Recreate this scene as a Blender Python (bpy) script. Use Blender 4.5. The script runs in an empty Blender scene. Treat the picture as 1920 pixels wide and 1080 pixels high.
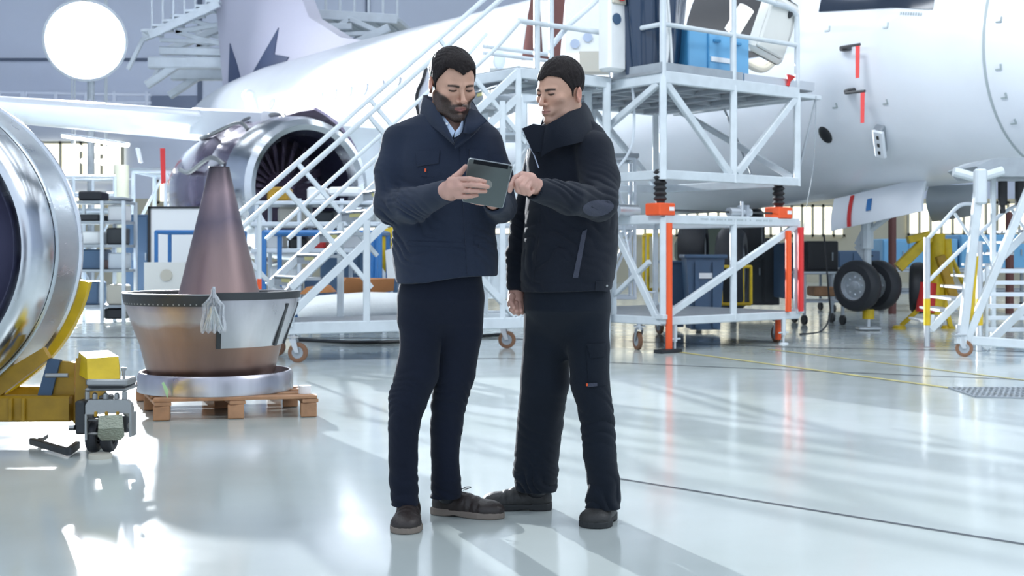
import bpy, math, random
import numpy as np
from mathutils import Vector, Matrix, Euler
SC = bpy.context.scene
COL = SC.collection
random.seed(7)
PI = math.pi
F = 2400.0; CAMZ = 1.04; HX = 960.0; HY = 475.0
def at(px, py, Y):
    return Vector(((px - HX) / F * Y, Y, CAMZ + (HY - py) / F * Y))
def fl(px, py):
    Y = F * CAMZ / (py - HY)
    return Vector(((px - HX) / F * Y, Y, 0.0))
ORG = {}
# ------------------------------------------------------------------ materials
def mat(name, col, rough=.5, metal=0., spec=.5, coat=0., coatr=.1, bump=0., bscale=40., bstretch=(1,1,1),
        var=0., vscale=3., vcol=None, rvar=0., emit=None, estr=0., alpha=1., trans=0., sheen=0., aniso=0., attr=None, sss=0.):
    m = bpy.data.materials.new(name); m.use_nodes = True
    nt = m.node_tree; N = nt.nodes; L = nt.links
    b = N['Principled BSDF']
    c = (col[0], col[1], col[2], 1)
    b.inputs['Base Color'].default_value = c
    b.inputs['Roughness'].default_value = rough
    b.inputs['Metallic'].default_value = metal
    b.inputs['Specular IOR Level'].default_value = spec
    b.inputs['Coat Weight'].default_value = coat
    b.inputs['Coat Roughness'].default_value = coatr
    if sheen: b.inputs['Sheen Weight'].default_value = sheen; b.inputs['Sheen Roughness'].default_value = .5
    if aniso: b.inputs['Anisotropic'].default_value = aniso
    if sss:
        b.inputs['Subsurface Weight'].default_value = sss
        b.inputs['Subsurface Radius'].default_value = (1, .35, .2)
        b.inputs['Subsurface Scale'].default_value = .006
    if emit:
        b.inputs['Emission Color'].default_value = (*emit, 1); b.inputs['Emission Strength'].default_value = estr
    if alpha < 1: b.inputs['Alpha'].default_value = alpha
    if trans: b.inputs['Transmission Weight'].default_value = trans
    src = None
    if attr:
        a = N.new('ShaderNodeAttribute'); a.attribute_name = attr; src = a.outputs['Color']
        L.new(src, b.inputs['Base Color'])
    if bump or var or rvar:
        tc = N.new('ShaderNodeTexCoord'); mp = N.new('ShaderNodeMapping')
        mp.inputs['Scale'].default_value = bstretch
        L.new(tc.outputs['Object'], mp.inputs['Vector'])
    if bump:
        n = N.new('ShaderNodeTexNoise'); n.inputs['Scale'].default_value = bscale; n.inputs['Detail'].default_value = 4
        L.new(mp.outputs[0], n.inputs['Vector'])
        bu = N.new('ShaderNodeBump'); bu.inputs['Strength'].default_value = bump; bu.inputs['Distance'].default_value = .01
        L.new(n.outputs['Fac'], bu.inputs['Height']); L.new(bu.outputs[0], b.inputs['Normal'])
    if var or rvar:
        n2 = N.new('ShaderNodeTexNoise'); n2.inputs['Scale'].default_value = vscale; n2.inputs['Detail'].default_value = 5
        L.new(mp.outputs[0], n2.inputs['Vector'])
        if var:
            mx = N.new('ShaderNodeMix'); mx.data_type = 'RGBA'
            rr = N.new('ShaderNodeMapRange'); rr.inputs['From Min'].default_value = .35; rr.inputs['From Max'].default_value = .7
            L.new(n2.outputs['Fac'], rr.inputs['Value']); L.new(rr.outputs[0], mx.inputs['Factor'])
            v = vcol if vcol else tuple(x * (1 - var) for x in col)
            mx.inputs['A'].default_value = c; mx.inputs['B'].default_value = (*v, 1)
            if src: L.new(src, mx.inputs['A'])
            if src:
                mu = N.new('ShaderNodeMix'); mu.data_type = 'RGBA'; mu.blend_type = 'MULTIPLY'; mu.inputs['Factor'].default_value = 1
                L.new(src, mu.inputs['A']); mu.inputs['B'].default_value = (1 - var,) * 3 + (1,)
                L.new(mu.outputs['Result'], mx.inputs['B'])
            L.new(mx.outputs['Result'], b.inputs['Base Color'])
        if rvar:
            r2 = N.new('ShaderNodeMapRange'); r2.inputs['From Min'].default_value = .3; r2.inputs['From Max'].default_value = .7
            r2.inputs['To Min'].default_value = rough; r2.inputs['To Max'].default_value = rough + rvar
            L.new(n2.outputs['Fac'], r2.inputs['Value']); L.new(r2.outputs[0], b.inputs['Roughness'])
    return m
# ------------------------------------------------------------------ objects
def tag(o, label=None, cat=None, group=None, kind=None):
    if label: o['label'] = label
    if cat: o['category'] = cat
    if group: o['group'] = group
    if kind: o['kind'] = kind
    return o
def thing(name, label, cat, loc, group=None):
    o = bpy.data.objects.new(name, None); COL.objects.link(o)
    o.empty_display_size = .1
    o.location = loc; ORG[o.name] = Vector(loc)
    return tag(o, label, cat, group)
def link_mesh(name, me, m, parent=None, loc=None):
    o = bpy.data.objects.new(name, me); COL.objects.link(o)
    if m is not None and not me.materials: me.materials.append(m)
    if parent is not None:
        o.parent = parent; ORG[o.name] = ORG[parent.name]
    else:
        l = Vector(loc) if loc is not None else Vector((0, 0, 0))
        o.location = l; ORG[o.name] = l
    return o
def basis(d, up=Vector((0, 0, 1))):
    d = d.normalized()
    if abs(d.dot(up)) > .995: up = Vector((0, 1, 0))
    x = d.cross(up).normalized(); y = x.cross(d).normalized()
    return x, y, d
class MB:
    def __init__(s): s.v = []; s.f = []
    def add(s, vs, fs):
        n = len(s.v); s.v += [Vector(v) for v in vs]; s.f += [tuple(i + n for i in f) for f in fs]; return s
    def box(s, c, size, rz=0., m=None, bev=0.):
        hx, hy, hz = [q / 2 for q in size]; c = Vector(c)
        R = m if m is not None else Matrix.Rotation(rz, 3, 'Z')
        if bev <= 0:
            vs = [c + R @ Vector((x * hx, y * hy, z * hz)) for x in (-1, 1) for y in (-1, 1) for z in (-1, 1)]
            return s.add(vs, [(0, 1, 3, 2), (4, 6, 7, 5), (0, 4, 5, 1), (2, 3, 7, 6), (0, 2, 6, 4), (1, 5, 7, 3)])
        b = min(bev, hx * .9, hy * .9, hz * .9)
        lay = [(-hz, b), (-hz + b, 0), (hz - b, 0), (hz, b)]; vs = []
        for z, i in lay:
            ax, ay = hx - i, hy - i; q = b if i == 0 else b * .5
            for (x, y) in ((ax, -ay + q), (ax, ay - q), (ax - q, ay), (-ax + q, ay), (-ax, ay - q), (-ax, -ay + q), (-ax + q, -ay), (ax - q, -ay)):
                vs.append(c + R @ Vector((x, y, z)))
        fs = [tuple(range(7, -1, -1)), tuple(range(24, 32))]
        for k in range(3):
            for j in range(8):
                a = k * 8 + j; b2 = k * 8 + (j + 1) % 8
                fs.append((a, b2, b2 + 8, a + 8))
        return s.add(vs, fs)
    def bar(s, p0, p1, w, h=None, up=Vector((0, 0, 1)), bev=.12):
        p0 = Vector(p0); p1 = Vector(p1); h = h or w
        x, y, d = basis(p1 - p0, up); a = w / 2; b = h / 2; q = min(a, b) * bev * 2
        pr = [(a, -b + q), (a, b - q), (a - q, b), (-a + q, b), (-a, b - q), (-a, -b + q), (-a + q, -b), (a - q, -b)]
        vs = [p + x * u + y * v for p in (p0, p1) for u, v in pr]
        fs = [tuple(range(8)), tuple(range(15, 7, -1))] + [(j, j + 8, (j + 1) % 8 + 8, (j + 1) % 8) for j in range(8)]
        return s.add(vs, fs)
    def tube(s, pts, r, n=10, cap=True, radii=None):
        pts = [Vector(p) for p in pts]; m = len(pts)
        x = None; vs = []
        for i, p in enumerate(pts):
            d = (pts[min(i + 1, m - 1)] - pts[max(i - 1, 0)])
            if d.length < 1e-9: d = Vector((0, 0, 1))
            d.normalize()
            if x is None: x, y, _ = basis(d)
            else:
                x = (x - d * x.dot(d)); x.normalize(); y = x.cross(d).normalized()
            rr = radii[i] if radii else r
            for k in range(n):
                t = 2 * PI * k / n; vs.append(p + x * (rr * math.cos(t)) + y * (rr * math.sin(t)))
        fs = []
        for i in range(m - 1):
            for k in range(n):
                a = i * n + k; b = i * n + (k + 1) % n
                fs.append((a, a + n, b + n, b))
        if cap: fs.append(tuple(range(n))); fs.append(tuple(range((m - 1) * n + n - 1, (m - 1) * n - 1, -1)))
        return s.add(vs, fs)
    def lathe(s, prof, c, axis=(0, 0, 1), n=48, a0=0., a1=2 * PI, up=Vector((0, 0, 1))):
        """prof: (radius, distance along the axis)"""
        c = Vector(c); x, y, d = basis(Vector(axis), up)
        full = abs(a1 - a0 - 2 * PI) < 1e-6; cnt = n if full else n + 1
        vs = []; fs = []
        for r, h in prof:
            for k in range(cnt):
                t = a0 + (a1 - a0) * k / n
                vs.append(c + d * h + x * (r * math.cos(t)) + y * (r * math.sin(t)))
        for i in range(len(prof) - 1):
            for k in range(n):
                a = i * cnt + k; b = i * cnt + (k + 1) % cnt
                fs.append((a, b, b + cnt, a + cnt))
        return s.add(vs, fs)
    def prism(s, poly, off):
        """poly: 3-D points in one plane, extruded by off"""
        n = len(poly); off = Vector(off); vs = [Vector(p) for p in poly] + [Vector(p) + off for p in poly]
        return s.add(vs, [tuple(range(n)), tuple(range(2 * n - 1, n - 1, -1))] + [(j, j + n, (j + 1) % n + n, (j + 1) % n) for j in range(n)])
    def grid(s, rows, thick=0.):
        R = len(rows); C = len(rows[0]); rows = [[Vector(p) for p in r] for r in rows]
        if thick:
            nr = []
            for i in range(R):
                q = []
                for j in range(C):
                    du = rows[min(i + 1, R - 1)][j] - rows[max(i - 1, 0)][j]; dv = rows[i][min(j + 1, C - 1)] - rows[i][max(j - 1, 0)]
                    nn = du.cross(dv)
                    q.append(nn.normalized() if nn.length > 1e-12 else Vector((0, 0, 0)))
                nr.append(q)
        n = R * C; vs = [p for r in rows for p in r]
        fs = [(i * C + j, i * C + j + 1, (i + 1) * C + j + 1, (i + 1) * C + j) for i in range(R - 1) for j in range(C - 1)]
        if thick:
            vs += [rows[i][j] + nr[i][j] * thick for i in range(R) for j in range(C)]
            fs += [tuple(k + n for k in reversed(f)) for f in list(fs)]
            bd = [(0, j) for j in range(C)] + [(i, C - 1) for i in range(1, R)] + [(R - 1, j) for j in range(C - 2, -1, -1)] + [(i, 0) for i in range(R - 2, 0, -1)]
            bi = [i * C + j for i, j in bd]
            for k in range(len(bi)):
                a, b = bi[k], bi[(k + 1) % len(bi)]; fs.append((a, a + n, b + n, b))
        return s.add(vs, fs)
    def ball(s, c, r, n=14, m=9, sc=(1, 1, 1), R=None):
        c = Vector(c); vs = []; fs = []
        R = R or Matrix.Identity(3)
        for i in range(m + 1):
            ph = PI * i / m
            for k in range(n):
                t = 2 * PI * k / n
                vs.append(c + R @ Vector((r * sc[0] * math.sin(ph) * math.cos(t), r * sc[1] * math.sin(ph) * math.sin(t), r * sc[2] * math.cos(ph))))
        for i in range(m):
            for k in range(n): fs.append((i * n + k, (i + 1) * n + k, (i + 1) * n + (k + 1) % n, i * n + (k + 1) % n))
        return s.add(vs, fs)
    def build(s, name, m, parent=None, loc=None, smooth=35., label=None):
        me = bpy.data.meshes.new(name)
        o = link_mesh(name, me, m, parent, loc); L = ORG[o.name]
        me.from_pydata([tuple(v - L) for v in s.v], [], s.f); me.validate(); me.update()
        import bmesh
        bm = bmesh.new(); bm.from_mesh(me); bmesh.ops.remove_doubles(bm, verts=bm.verts, dist=1e-5)
        bmesh.ops.recalc_face_normals(bm, faces=bm.faces); bm.to_mesh(me); bm.free()
        if smooth:
            me.polygons.foreach_set('use_smooth', [True] * len(me.polygons)); me.set_sharp_from_angle(angle=math.radians(smooth))
        if label: o['label'] = label
        return o
def copy_tree(o, parent=None):
    c = o.copy(); COL.objects.link(c); c.parent = parent
    ORG[c.name] = ORG[o.name]
    for ch in list(o.children): copy_tree(ch, c)
    return c
def struct(o): o['kind'] = 'structure'; return o
def curve_pts(ctrl, n=8):
    """Catmull-Rom through the control points"""
    P = [Vector(p) for p in ctrl]; out = []
    for i in range(len(P) - 1):
        p0 = P[max(i - 1, 0)]; p1 = P[i]; p2 = P[i + 1]; p3 = P[min(i + 2, len(P) - 1)]
        for k in range(n):
            t = k / n
            out.append(.5 * ((2 * p1) + (p2 - p0) * t + (2 * p0 - 5 * p1 + 4 * p2 - p3) * t * t + (3 * p1 - p0 - 3 * p2 + p3) * t ** 3))
    out.append(P[-1]); return out
# ------------------------------------------------------------------ signed distance surfaces
def A3(v): return np.array([v[0], v[1], v[2]], dtype=np.float32)
def smin(a, b, k):
    h = np.clip(.5 + .5 * (b - a) / k, 0, 1)
    return b * (1 - h) + a * h - k * h * (1 - h)
def smax(a, b, k): return -smin(-a, -b, k)
def sd_ball(P, c, r): return np.linalg.norm(P - A3(c), axis=1) - r
def sd_ell(P, c, r, R=None):
    q = P - A3(c)
    if R is not None: q = q @ np.array(R, dtype=np.float32)   # columns of R are the axes
    r = np.array(r, dtype=np.float32); q1 = q / r
    k0 = np.linalg.norm(q1, axis=1); k1 = np.linalg.norm(q1 / r, axis=1)
    return k0 * (k0 - 1) / np.maximum(k1, 1e-6)
def sd_cone(P, a, b, ra, rb, flat=None):
    """tapered capsule; flat=(axis, factor) squashes along an axis"""
    a = A3(a); b = A3(b); Q = P
    if flat is not None:
        ax = A3(flat[0]); ax /= np.linalg.norm(ax); f = flat[1] - 1
        Q = P + ((P - a) @ ax)[:, None] * ax * f; b = b + ((b - a) @ ax) * ax * f
    d = b - a; t = np.clip(((Q - a) @ d) / max(float(d @ d), 1e-9), 0, 1)
    return np.linalg.norm(Q - a - t[:, None] * d, axis=1) - (ra + (rb - ra) * t)
def sd_path(P, pts, rs, k=.01, flat=None):
    r = None
    for i in range(len(pts) - 1):
        d = sd_cone(P, pts[i], pts[i + 1], rs[i], rs[i + 1], flat)
        r = d if r is None else (smin(r, d, k) if k > 0 else np.minimum(r, d))
    return r
def sd_loft(P, keys, p=2.3, ro=.0):
    """keys: (z, cx, cy, a, b) sections stacked along z (any order)"""
    K = np.array(sorted(keys), dtype=np.float32); z = P[:, 2]
    cx = np.interp(z, K[:, 0], K[:, 1]); cy = np.interp(z, K[:, 0], K[:, 2]); a = np.interp(z, K[:, 0], K[:, 3]); b = np.interp(z, K[:, 0], K[:, 4])
    x = P[:, 0] - cx; y = P[:, 1] - cy
    if ro:
        c, s = math.cos(ro), math.sin(ro); x, y = c * x + s * y, -s * x + c * y
    q = (np.abs(x / a) ** p + np.abs(y / b) ** p) ** (1 / p)
    d = (q - 1) * np.minimum(a, b)
    return np.maximum(d, np.maximum(K[0, 0] - z, z - K[-1, 0]))
def sinnoise(P, f, seed=0.):
    x, y, z = P[:, 0] * f + seed, P[:, 1] * f + seed * 1.7, P[:, 2] * f + seed * 2.3
    return (np.sin(x + 1.7 * np.sin(y * .9 + .6 * z)) + np.sin(y * 1.1 + 1.5 * np.sin(z * 1.2 + .4 * x)) + np.sin(z * .95 + 1.6 * np.sin(x * 1.1 - .5 * y))) / 3
def surf(fn, lo, hi, res):
    lo = np.array(lo, dtype=np.float64); hi = np.array(hi, dtype=np.float64)
    B = 8; nb = np.maximum(1, np.ceil((hi - lo) / (res * B)).astype(int)); N = nb * B + 1
    cs = [lo[i] + (np.arange(nb[i]) + .5) * res * B for i in range(3)]
    C = np.stack(np.meshgrid(*cs, indexing='ij'), -1).reshape(-1, 3).astype(np.float32)
    dc = fn(C).reshape(nb); act = np.abs(dc) < B * res * 1.9
    D = np.repeat(np.repeat(np.repeat(dc, B, 0), B, 1), B, 2).astype(np.float32)
    D = np.pad(D, ((0, 1), (0, 1), (0, 1)), mode='edge')
    M = np.repeat(np.repeat(np.repeat(act, B, 0), B, 1), B, 2); M = np.pad(M, ((0, 1),) * 3, mode='constant')
    M[1:, :, :] |= M[:-1, :, :]; M[:, 1:, :] |= M[:, :-1, :]; M[:, :, 1:] |= M[:, :, :-1]
    idx = np.argwhere(M); vals = np.empty(len(idx), np.float32)
    for s in range(0, len(idx), 400000):
        q = idx[s:s + 400000]; vals[s:s + 400000] = fn((lo + q * res).astype(np.float32))
    D[M] = vals; D[np.abs(D) < 1e-7] = 1e-7
    I = D < 0
    c8 = [(i, j, k) for i in (0, 1) for j in (0, 1) for k in (0, 1)]
    n0, n1, n2 = D.shape
    cnt = sum(I[i:n0 - 1 + i, j:n1 - 1 + j, k:n2 - 1 + k].astype(np.int8) for i, j, k in c8)
    cell = np.argwhere((cnt > 0) & (cnt < 8))
    vid = np.full((n0 - 1, n1 - 1, n2 - 1), -1, np.int64); vid[cell[:, 0], cell[:, 1], cell[:, 2]] = np.arange(len(cell))
    acc = np.zeros((len(cell), 3)); w = np.zeros(len(cell))
    for ax in range(3):
        for (i, j, k) in c8:
            if (i, j, k)[ax]: continue
            e = [i, j, k]; e2 = list(e); e2[ax] = 1
            d0 = D[cell[:, 0] + e[0], cell[:, 1] + e[1], cell[:, 2] + e[2]]; d1 = D[cell[:, 0] + e2[0], cell[:, 1] + e2[1], cell[:, 2] + e2[2]]
            cr = (d0 < 0) != (d1 < 0); t = np.where(cr, d0 / np.where(cr, d0 - d1, 1), 0)
            p = np.tile(np.array(e, float), (len(cell), 1)); p[:, ax] += t
            acc[cr] += p[cr]; w[cr] += 1
    V = lo + (cell + acc / w[:, None]) * res
    Fs = []
    for ax in range(3):
        a, b = (ax + 1) % 3, (ax + 2) % 3
        sl0 = [slice(1, n - 1) for n in D.shape]; sl0[ax] = slice(0, D.shape[ax] - 1); sl1 = list(sl0); sl1[ax] = slice(1, D.shape[ax])
        cr = I[tuple(sl0)] != I[tuple(sl1)]; e = np.argwhere(cr); off = np.array([1, 1, 1]); off[ax] = 0; e = e + off
        ins = I[e[:, 0], e[:, 1], e[:, 2]]
        def g(da, db):
            q = e.copy(); q[:, a] += da; q[:, b] += db; return vid[q[:, 0], q[:, 1], q[:, 2]]
        q = np.stack([g(-1, -1), g(0, -1), g(0, 0), g(-1, 0)], 1); q[~ins] = q[~ins][:, ::-1]
        Fs.append(q)
    Fq = np.concatenate(Fs); Fq = Fq[(Fq >= 0).all(1)]
    return V, Fq
def np_mesh(name, V, Fq, m, parent, colfn=None, smooth=True, relax=1):
    if relax:
        for _ in range(relax):
            S = np.zeros_like(V); c = np.zeros(len(V))
            for i in range(4):
                for j in ((i + 1) % 4, (i + 3) % 4):
                    S += np.stack([np.bincount(Fq[:, i], V[Fq[:, j], k], len(V)) for k in range(3)], 1); c += np.bincount(Fq[:, i], minlength=len(V))
            V = V * .5 + .5 * S / np.maximum(c, 1)[:, None]
    me = bpy.data.meshes.new(name); o = link_mesh(name, me, m, parent)
    L = np.array(ORG[o.name]); W = (V - L).astype(np.float32)
    me.vertices.add(len(W)); me.vertices.foreach_set('co', W.ravel())
    me.loops.add(len(Fq) * 4); me.loops.foreach_set('vertex_index', Fq.astype(np.int32).ravel())
    me.polygons.add(len(Fq)); me.polygons.foreach_set('loop_start', np.arange(0, len(Fq) * 4, 4, dtype=np.int32))
    me.update(calc_edges=True); me.validate()
    if smooth: me.polygons.foreach_set('use_smooth', [True] * len(me.polygons))
    if colfn is not None:
        c = colfn(V.astype(np.float32)); ca = me.color_attributes.new('tint', 'FLOAT_COLOR', 'POINT')
        ca.data.foreach_set('color', np.concatenate([c, np.ones((len(c), 1))], 1).astype(np.float32).ravel())
    return o
# ================================================================== camera, light, render look
cam = bpy.data.cameras.new('camera'); camo = bpy.data.objects.new('camera', cam); COL.objects.link(camo)
camo.location = (0, 0, CAMZ); camo.rotation_euler = (PI / 2, 0, 0)
cam.sensor_width = 36; cam.lens = F / 1920 * 36; cam.shift_y = -(540 - HY) / 1920
cam.dof.use_dof = True; cam.dof.focus_distance = 4.9; cam.dof.aperture_fstop = 6.5
cam.clip_end = 300; SC.camera = camo
vs = SC.view_settings; vs.view_transform = 'Standard'; vs.look = 'None'; vs.gamma = 1; vs.use_curve_mapping = False; vs.exposure = 0.5
w = bpy.data.worlds.new('World'); SC.world = w; w.use_nodes = True
w.node_tree.nodes['Background'].inputs[0].default_value = (.72, .84, 1, 1); w.node_tree.nodes['Background'].inputs[1].default_value = .85

# ================================================================== materials
M = {}
M['white_paint'] = mat('white painted steel', (.60, .66, .70), .35, bump=.04, bscale=30, var=.12, vscale=6)
M['white_far'] = mat('white painted tube', (.62, .68, .74), .4, var=.12, vscale=4)
M['grey_paint'] = mat('grey painted steel', (.33, .37, .41), .45, var=.2, vscale=5)
M['deck'] = mat('ribbed deck plate', (.36, .39, .42), .45, metal=.4, bump=.4, bscale=160, var=.2, vscale=8)
M['alu'] = mat('worn aluminium', (.62, .65, .68), .3, metal=.9, bump=.1, bscale=30, rvar=.2)
M['steel'] = mat('machined steel', (.36, .37, .37), .32, metal=.95, bump=.1, bscale=50, rvar=.2)
M['dark_steel'] = mat('dark oily steel', (.06, .065, .07), .4, metal=.6, bump=.2, bscale=40, rvar=.2)
M['orange'] = mat('orange paint', (.82, .10, .02), .4, var=.15)
M['red'] = mat('red paint', (.6, .03, .03), .45)
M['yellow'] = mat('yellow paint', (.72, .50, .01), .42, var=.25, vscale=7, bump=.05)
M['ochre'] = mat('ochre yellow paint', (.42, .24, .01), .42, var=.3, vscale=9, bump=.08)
M['blue'] = mat('blue paint', (.03, .16, .42), .4)
M['blue_case'] = mat('sky blue case shell', (.16, .42, .68), .45, var=.08)
M['blue_dark_case'] = mat('darker blue for case shade and fittings', (.05, .24, .46), .45)
M['navy_cover'] = mat('dark navy glossy cover', (.015, .035, .075), .22, coat=.6, bump=.5, bscale=9, bstretch=(2, 2, .3))
M['rubber'] = mat('black rubber', (.016, .017, .02), .6, bump=.1, bscale=80)
M['tyre'] = mat('aircraft tyre rubber', (.02, .022, .028), .55, bump=.1, bscale=60)
M['wheel_pu'] = mat('brown caster tread', (.22, .11, .06), .5, var=.2)
M['hull'] = mat('white aircraft skin', (.78, .82, .88), .28, coat=.3, bump=.03, bscale=2.5, var=.05, vscale=1.5)
M['hull_seam'] = mat('grey seam sealant', (.38, .44, .46), .5)
M['tail_logo'] = mat('dark blue tail emblem', (.04, .06, .13), .4)
M['cowl'] = mat('dark purple engine casing', (.13, .10, .17), .22, metal=.5, coat=.7, bump=.9, bscale=1.6, var=.5, vscale=2.2, vcol=(.28, .24, .33))
M['polish'] = mat('polished aluminium cowl', (.66, .69, .73), .13, metal=1., bump=.05, bscale=2.5, rvar=.16, vscale=2.5, bstretch=(1, 1, 3))
M['polish_dark'] = mat('dark intake liner', (.05, .05, .10), .28, metal=.55, bump=.1, bscale=5, rvar=.2)
M['brushed_skin'] = mat('brushed cowl skin', (.55, .60, .63), .24, metal=.95, bump=.12, bscale=14, bstretch=(1, 1, 5), rvar=.2)
M['glass_dark'] = mat('dark glass', (.02, .03, .05), .1, spec=.8)
M['black'] = mat('black plastic', (.012, .014, .018), .4)
M['card'] = mat('brown cardboard', (.52, .22, .08), .8, var=.2)
M['wrap'] = mat('white plastic wrap', (.78, .80, .80), .35, bump=.6, bscale=12)
M['paper'] = mat('white sheet', (.82, .83, .84), .6)
M['bin_blue'] = mat('slate blue plastic', (.05, .10, .18), .45)
M['brown_panel'] = mat('reddish brown cabin panel', (.12, .045, .04), .6)
M['beige'] = mat('beige trim', (.55, .52, .44), .6)
M['quilt'] = mat('cream padded lining', (.74, .74, .70), .5, bump=.5, bscale=7)
M['wall'] = mat('pale blue grey wall panels', (.66, .72, .86), .7, var=.08, vscale=.4)
M['wall_low'] = mat('cream lower wall', (.50, .48, .38), .7, var=.1, vscale=.7)
M['seam'] = mat('dark wall seam', (.12, .15, .22), .7)
M['door_grey'] = mat('grey blue door', (.20, .24, .34), .6)
M['window'] = mat('bright window pane', (.9, .9, .8), .3, emit=(1, .93, .70), estr=1.5)
M['column'] = mat('cream column', (.82, .80, .62), .6)
M['ceil'] = mat('ceiling cladding', (.30, .33, .37), .8)
M['lamp_glow'] = mat('lit tube', (1, 1, 1), .3, emit=(1, .97, .9), estr=7)
M['flood_glow'] = mat('lit floodlight lens', (1, 1, 1), .3, emit=(.92, .95, 1), estr=25)
M['yellow_line'] = mat('yellow floor tape', (.62, .55, .20), .35, var=.3, vscale=5)
M['joint'] = mat('dark floor joint', (.05, .06, .08), .5)
M['wood'] = mat('pallet wood', (.48, .26, .14), .7, bump=.4, bscale=22, bstretch=(1, 1, 1), var=.35, vscale=9)
M['label_white'] = mat('white sticker', (.8, .82, .84), .5)
M['caution'] = mat('yellow caution strip', (.45, .42, .16), .5)

def floor_mat():
    m = bpy.data.materials.new('pale grey green epoxy floor'); m.use_nodes = True; nt = m.node_tree; N = nt.nodes; L = nt.links; b = N['Principled BSDF']
    tc = N.new('ShaderNodeTexCoord')
    n1 = N.new('ShaderNodeTexNoise'); n1.inputs['Scale'].default_value = .55; n1.inputs['Detail'].default_value = 6; L.new(tc.outputs['Object'], n1.inputs['Vector'])
    cr = N.new('ShaderNodeValToRGB'); cr.color_ramp.elements[0].position = .3; cr.color_ramp.elements[0].color = (.45, .505, .48, 1)
    cr.color_ramp.elements[1].position = .72; cr.color_ramp.elements[1].color = (.58, .63, .63, 1); L.new(n1.outputs['Fac'], cr.inputs['Fac']); L.new(cr.outputs[0], b.inputs['Base Color'])
    n2 = N.new('ShaderNodeTexNoise'); n2.inputs['Scale'].default_value = 3.; n2.inputs['Detail'].default_value = 8; L.new(tc.outputs['Object'], n2.inputs['Vector'])
    r = N.new('ShaderNodeMapRange'); r.inputs['To Min'].default_value = .08; r.inputs['To Max'].default_value = .20; L.new(n2.outputs['Fac'], r.inputs['Value']); L.new(r.outputs[0], b.inputs['Roughness'])
    n3 = N.new('ShaderNodeTexNoise'); n3.inputs['Scale'].default_value = 1.3; n3.inputs['Detail'].default_value = 2; L.new(tc.outputs['Object'], n3.inputs['Vector'])
    bu = N.new('ShaderNodeBump'); bu.inputs['Strength'].default_value = .05; bu.inputs['Distance'].default_value = .02; L.new(n3.outputs['Fac'], bu.inputs['Height']); L.new(bu.outputs[0], b.inputs['Normal'])
    b.inputs['Specular IOR Level'].default_value = .7
    return m
M['floor'] = floor_mat()

# ================================================================== the hall
YB = 46.0; XL = -27.0; XR = 34.0; YF = -2.0; ZC = 15.0
struct(MB().add([(XL, YF, 0), (XR, YF, 0), (XR, YB, 0), (XL, YB, 0)], [(0, 1, 2, 3)]).build('floor', M['floor']))
wb = struct(MB().box((3.5, YB + .15, ZC / 2 + 1.5), (61, .3, ZC - 3)).build('wall_back', M['wall']))
struct(MB().box((3.5, YB + .1, 1.5), (61, .3, 3.0)).build('wall_back_lower', M['wall_low']))
struct(MB().box((XL - .15, 22, ZC / 2), (.3, 48, ZC)).build('wall_left', M['wall']))
struct(MB().box((XR + .15, 22, ZC / 2), (.3, 48, ZC)).build('wall_right', M['wall']))
struct(MB().box((3.5, 22, ZC + .15), (61, 48, .3)).build('ceiling', M['ceil']))
seam = MB()
for px in (375, 488, 690):
    p = at(px, 0, YB); seam.box((p.x, YB - .03, 8.5), (.16, .08, 11))
for z in (8.0, 10.3, 12.6): seam.box((-17, YB - .03, z), (19, .06, .1))
struct(seam.build('trim_1', M['seam']))
def door_panel(n, x0, y0, x1, y1, m):
    a = at(x0, y0, YB); c = at(x1, y1, YB)
    o = struct(MB().box(((a.x + c.x) / 2, YB - .06, (a.z + c.z) / 2), (abs(c.x - a.x), .12, abs(c.z - a.z)), bev=.03).build(n, m)); return o
door_panel('door_1', 284, 180, 372, 232, M['door_grey']); door_panel('door_2', 425, 118, 486, 240, M['door_grey'])
# window bands in the lower back wall
def window(n, px0, py0, px1, py1, cols, rows=1):
    a = at(px0, py0, YB); c = at(px1, py1, YB); x0, x1, z1, z0 = a.x, c.x, a.z, c.z
    o = struct(MB().box(((x0 + x1) / 2, YB - .10, (z0 + z1) / 2), (x1 - x0, .05, z1 - z0)).build('window_%d' % n, M['window']))
    f = MB()
    for i in range(cols + 1): f.box((x0 + (x1 - x0) * i / cols, YB - .16, (z0 + z1) / 2), (.09, .12, z1 - z0 + .1))
    for i in range(rows + 1): f.box(((x0 + x1) / 2, YB - .16, z0 + (z1 - z0) * i / rows), (x1 - x0 + .1, .12, .09))
    f.build('window_frame', M['wall_low'], o)
window(1, 40, 268, 232, 336, 5); window(2, 300, 340, 560, 380, 8); window(3, 1150, 386, 1580, 442, 22); window(4, 1700, 380, 1990, 440, 14)
window(5, 130, 362, 200, 412, 3); window(6, 600, 392, 1100, 440, 14)
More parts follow.
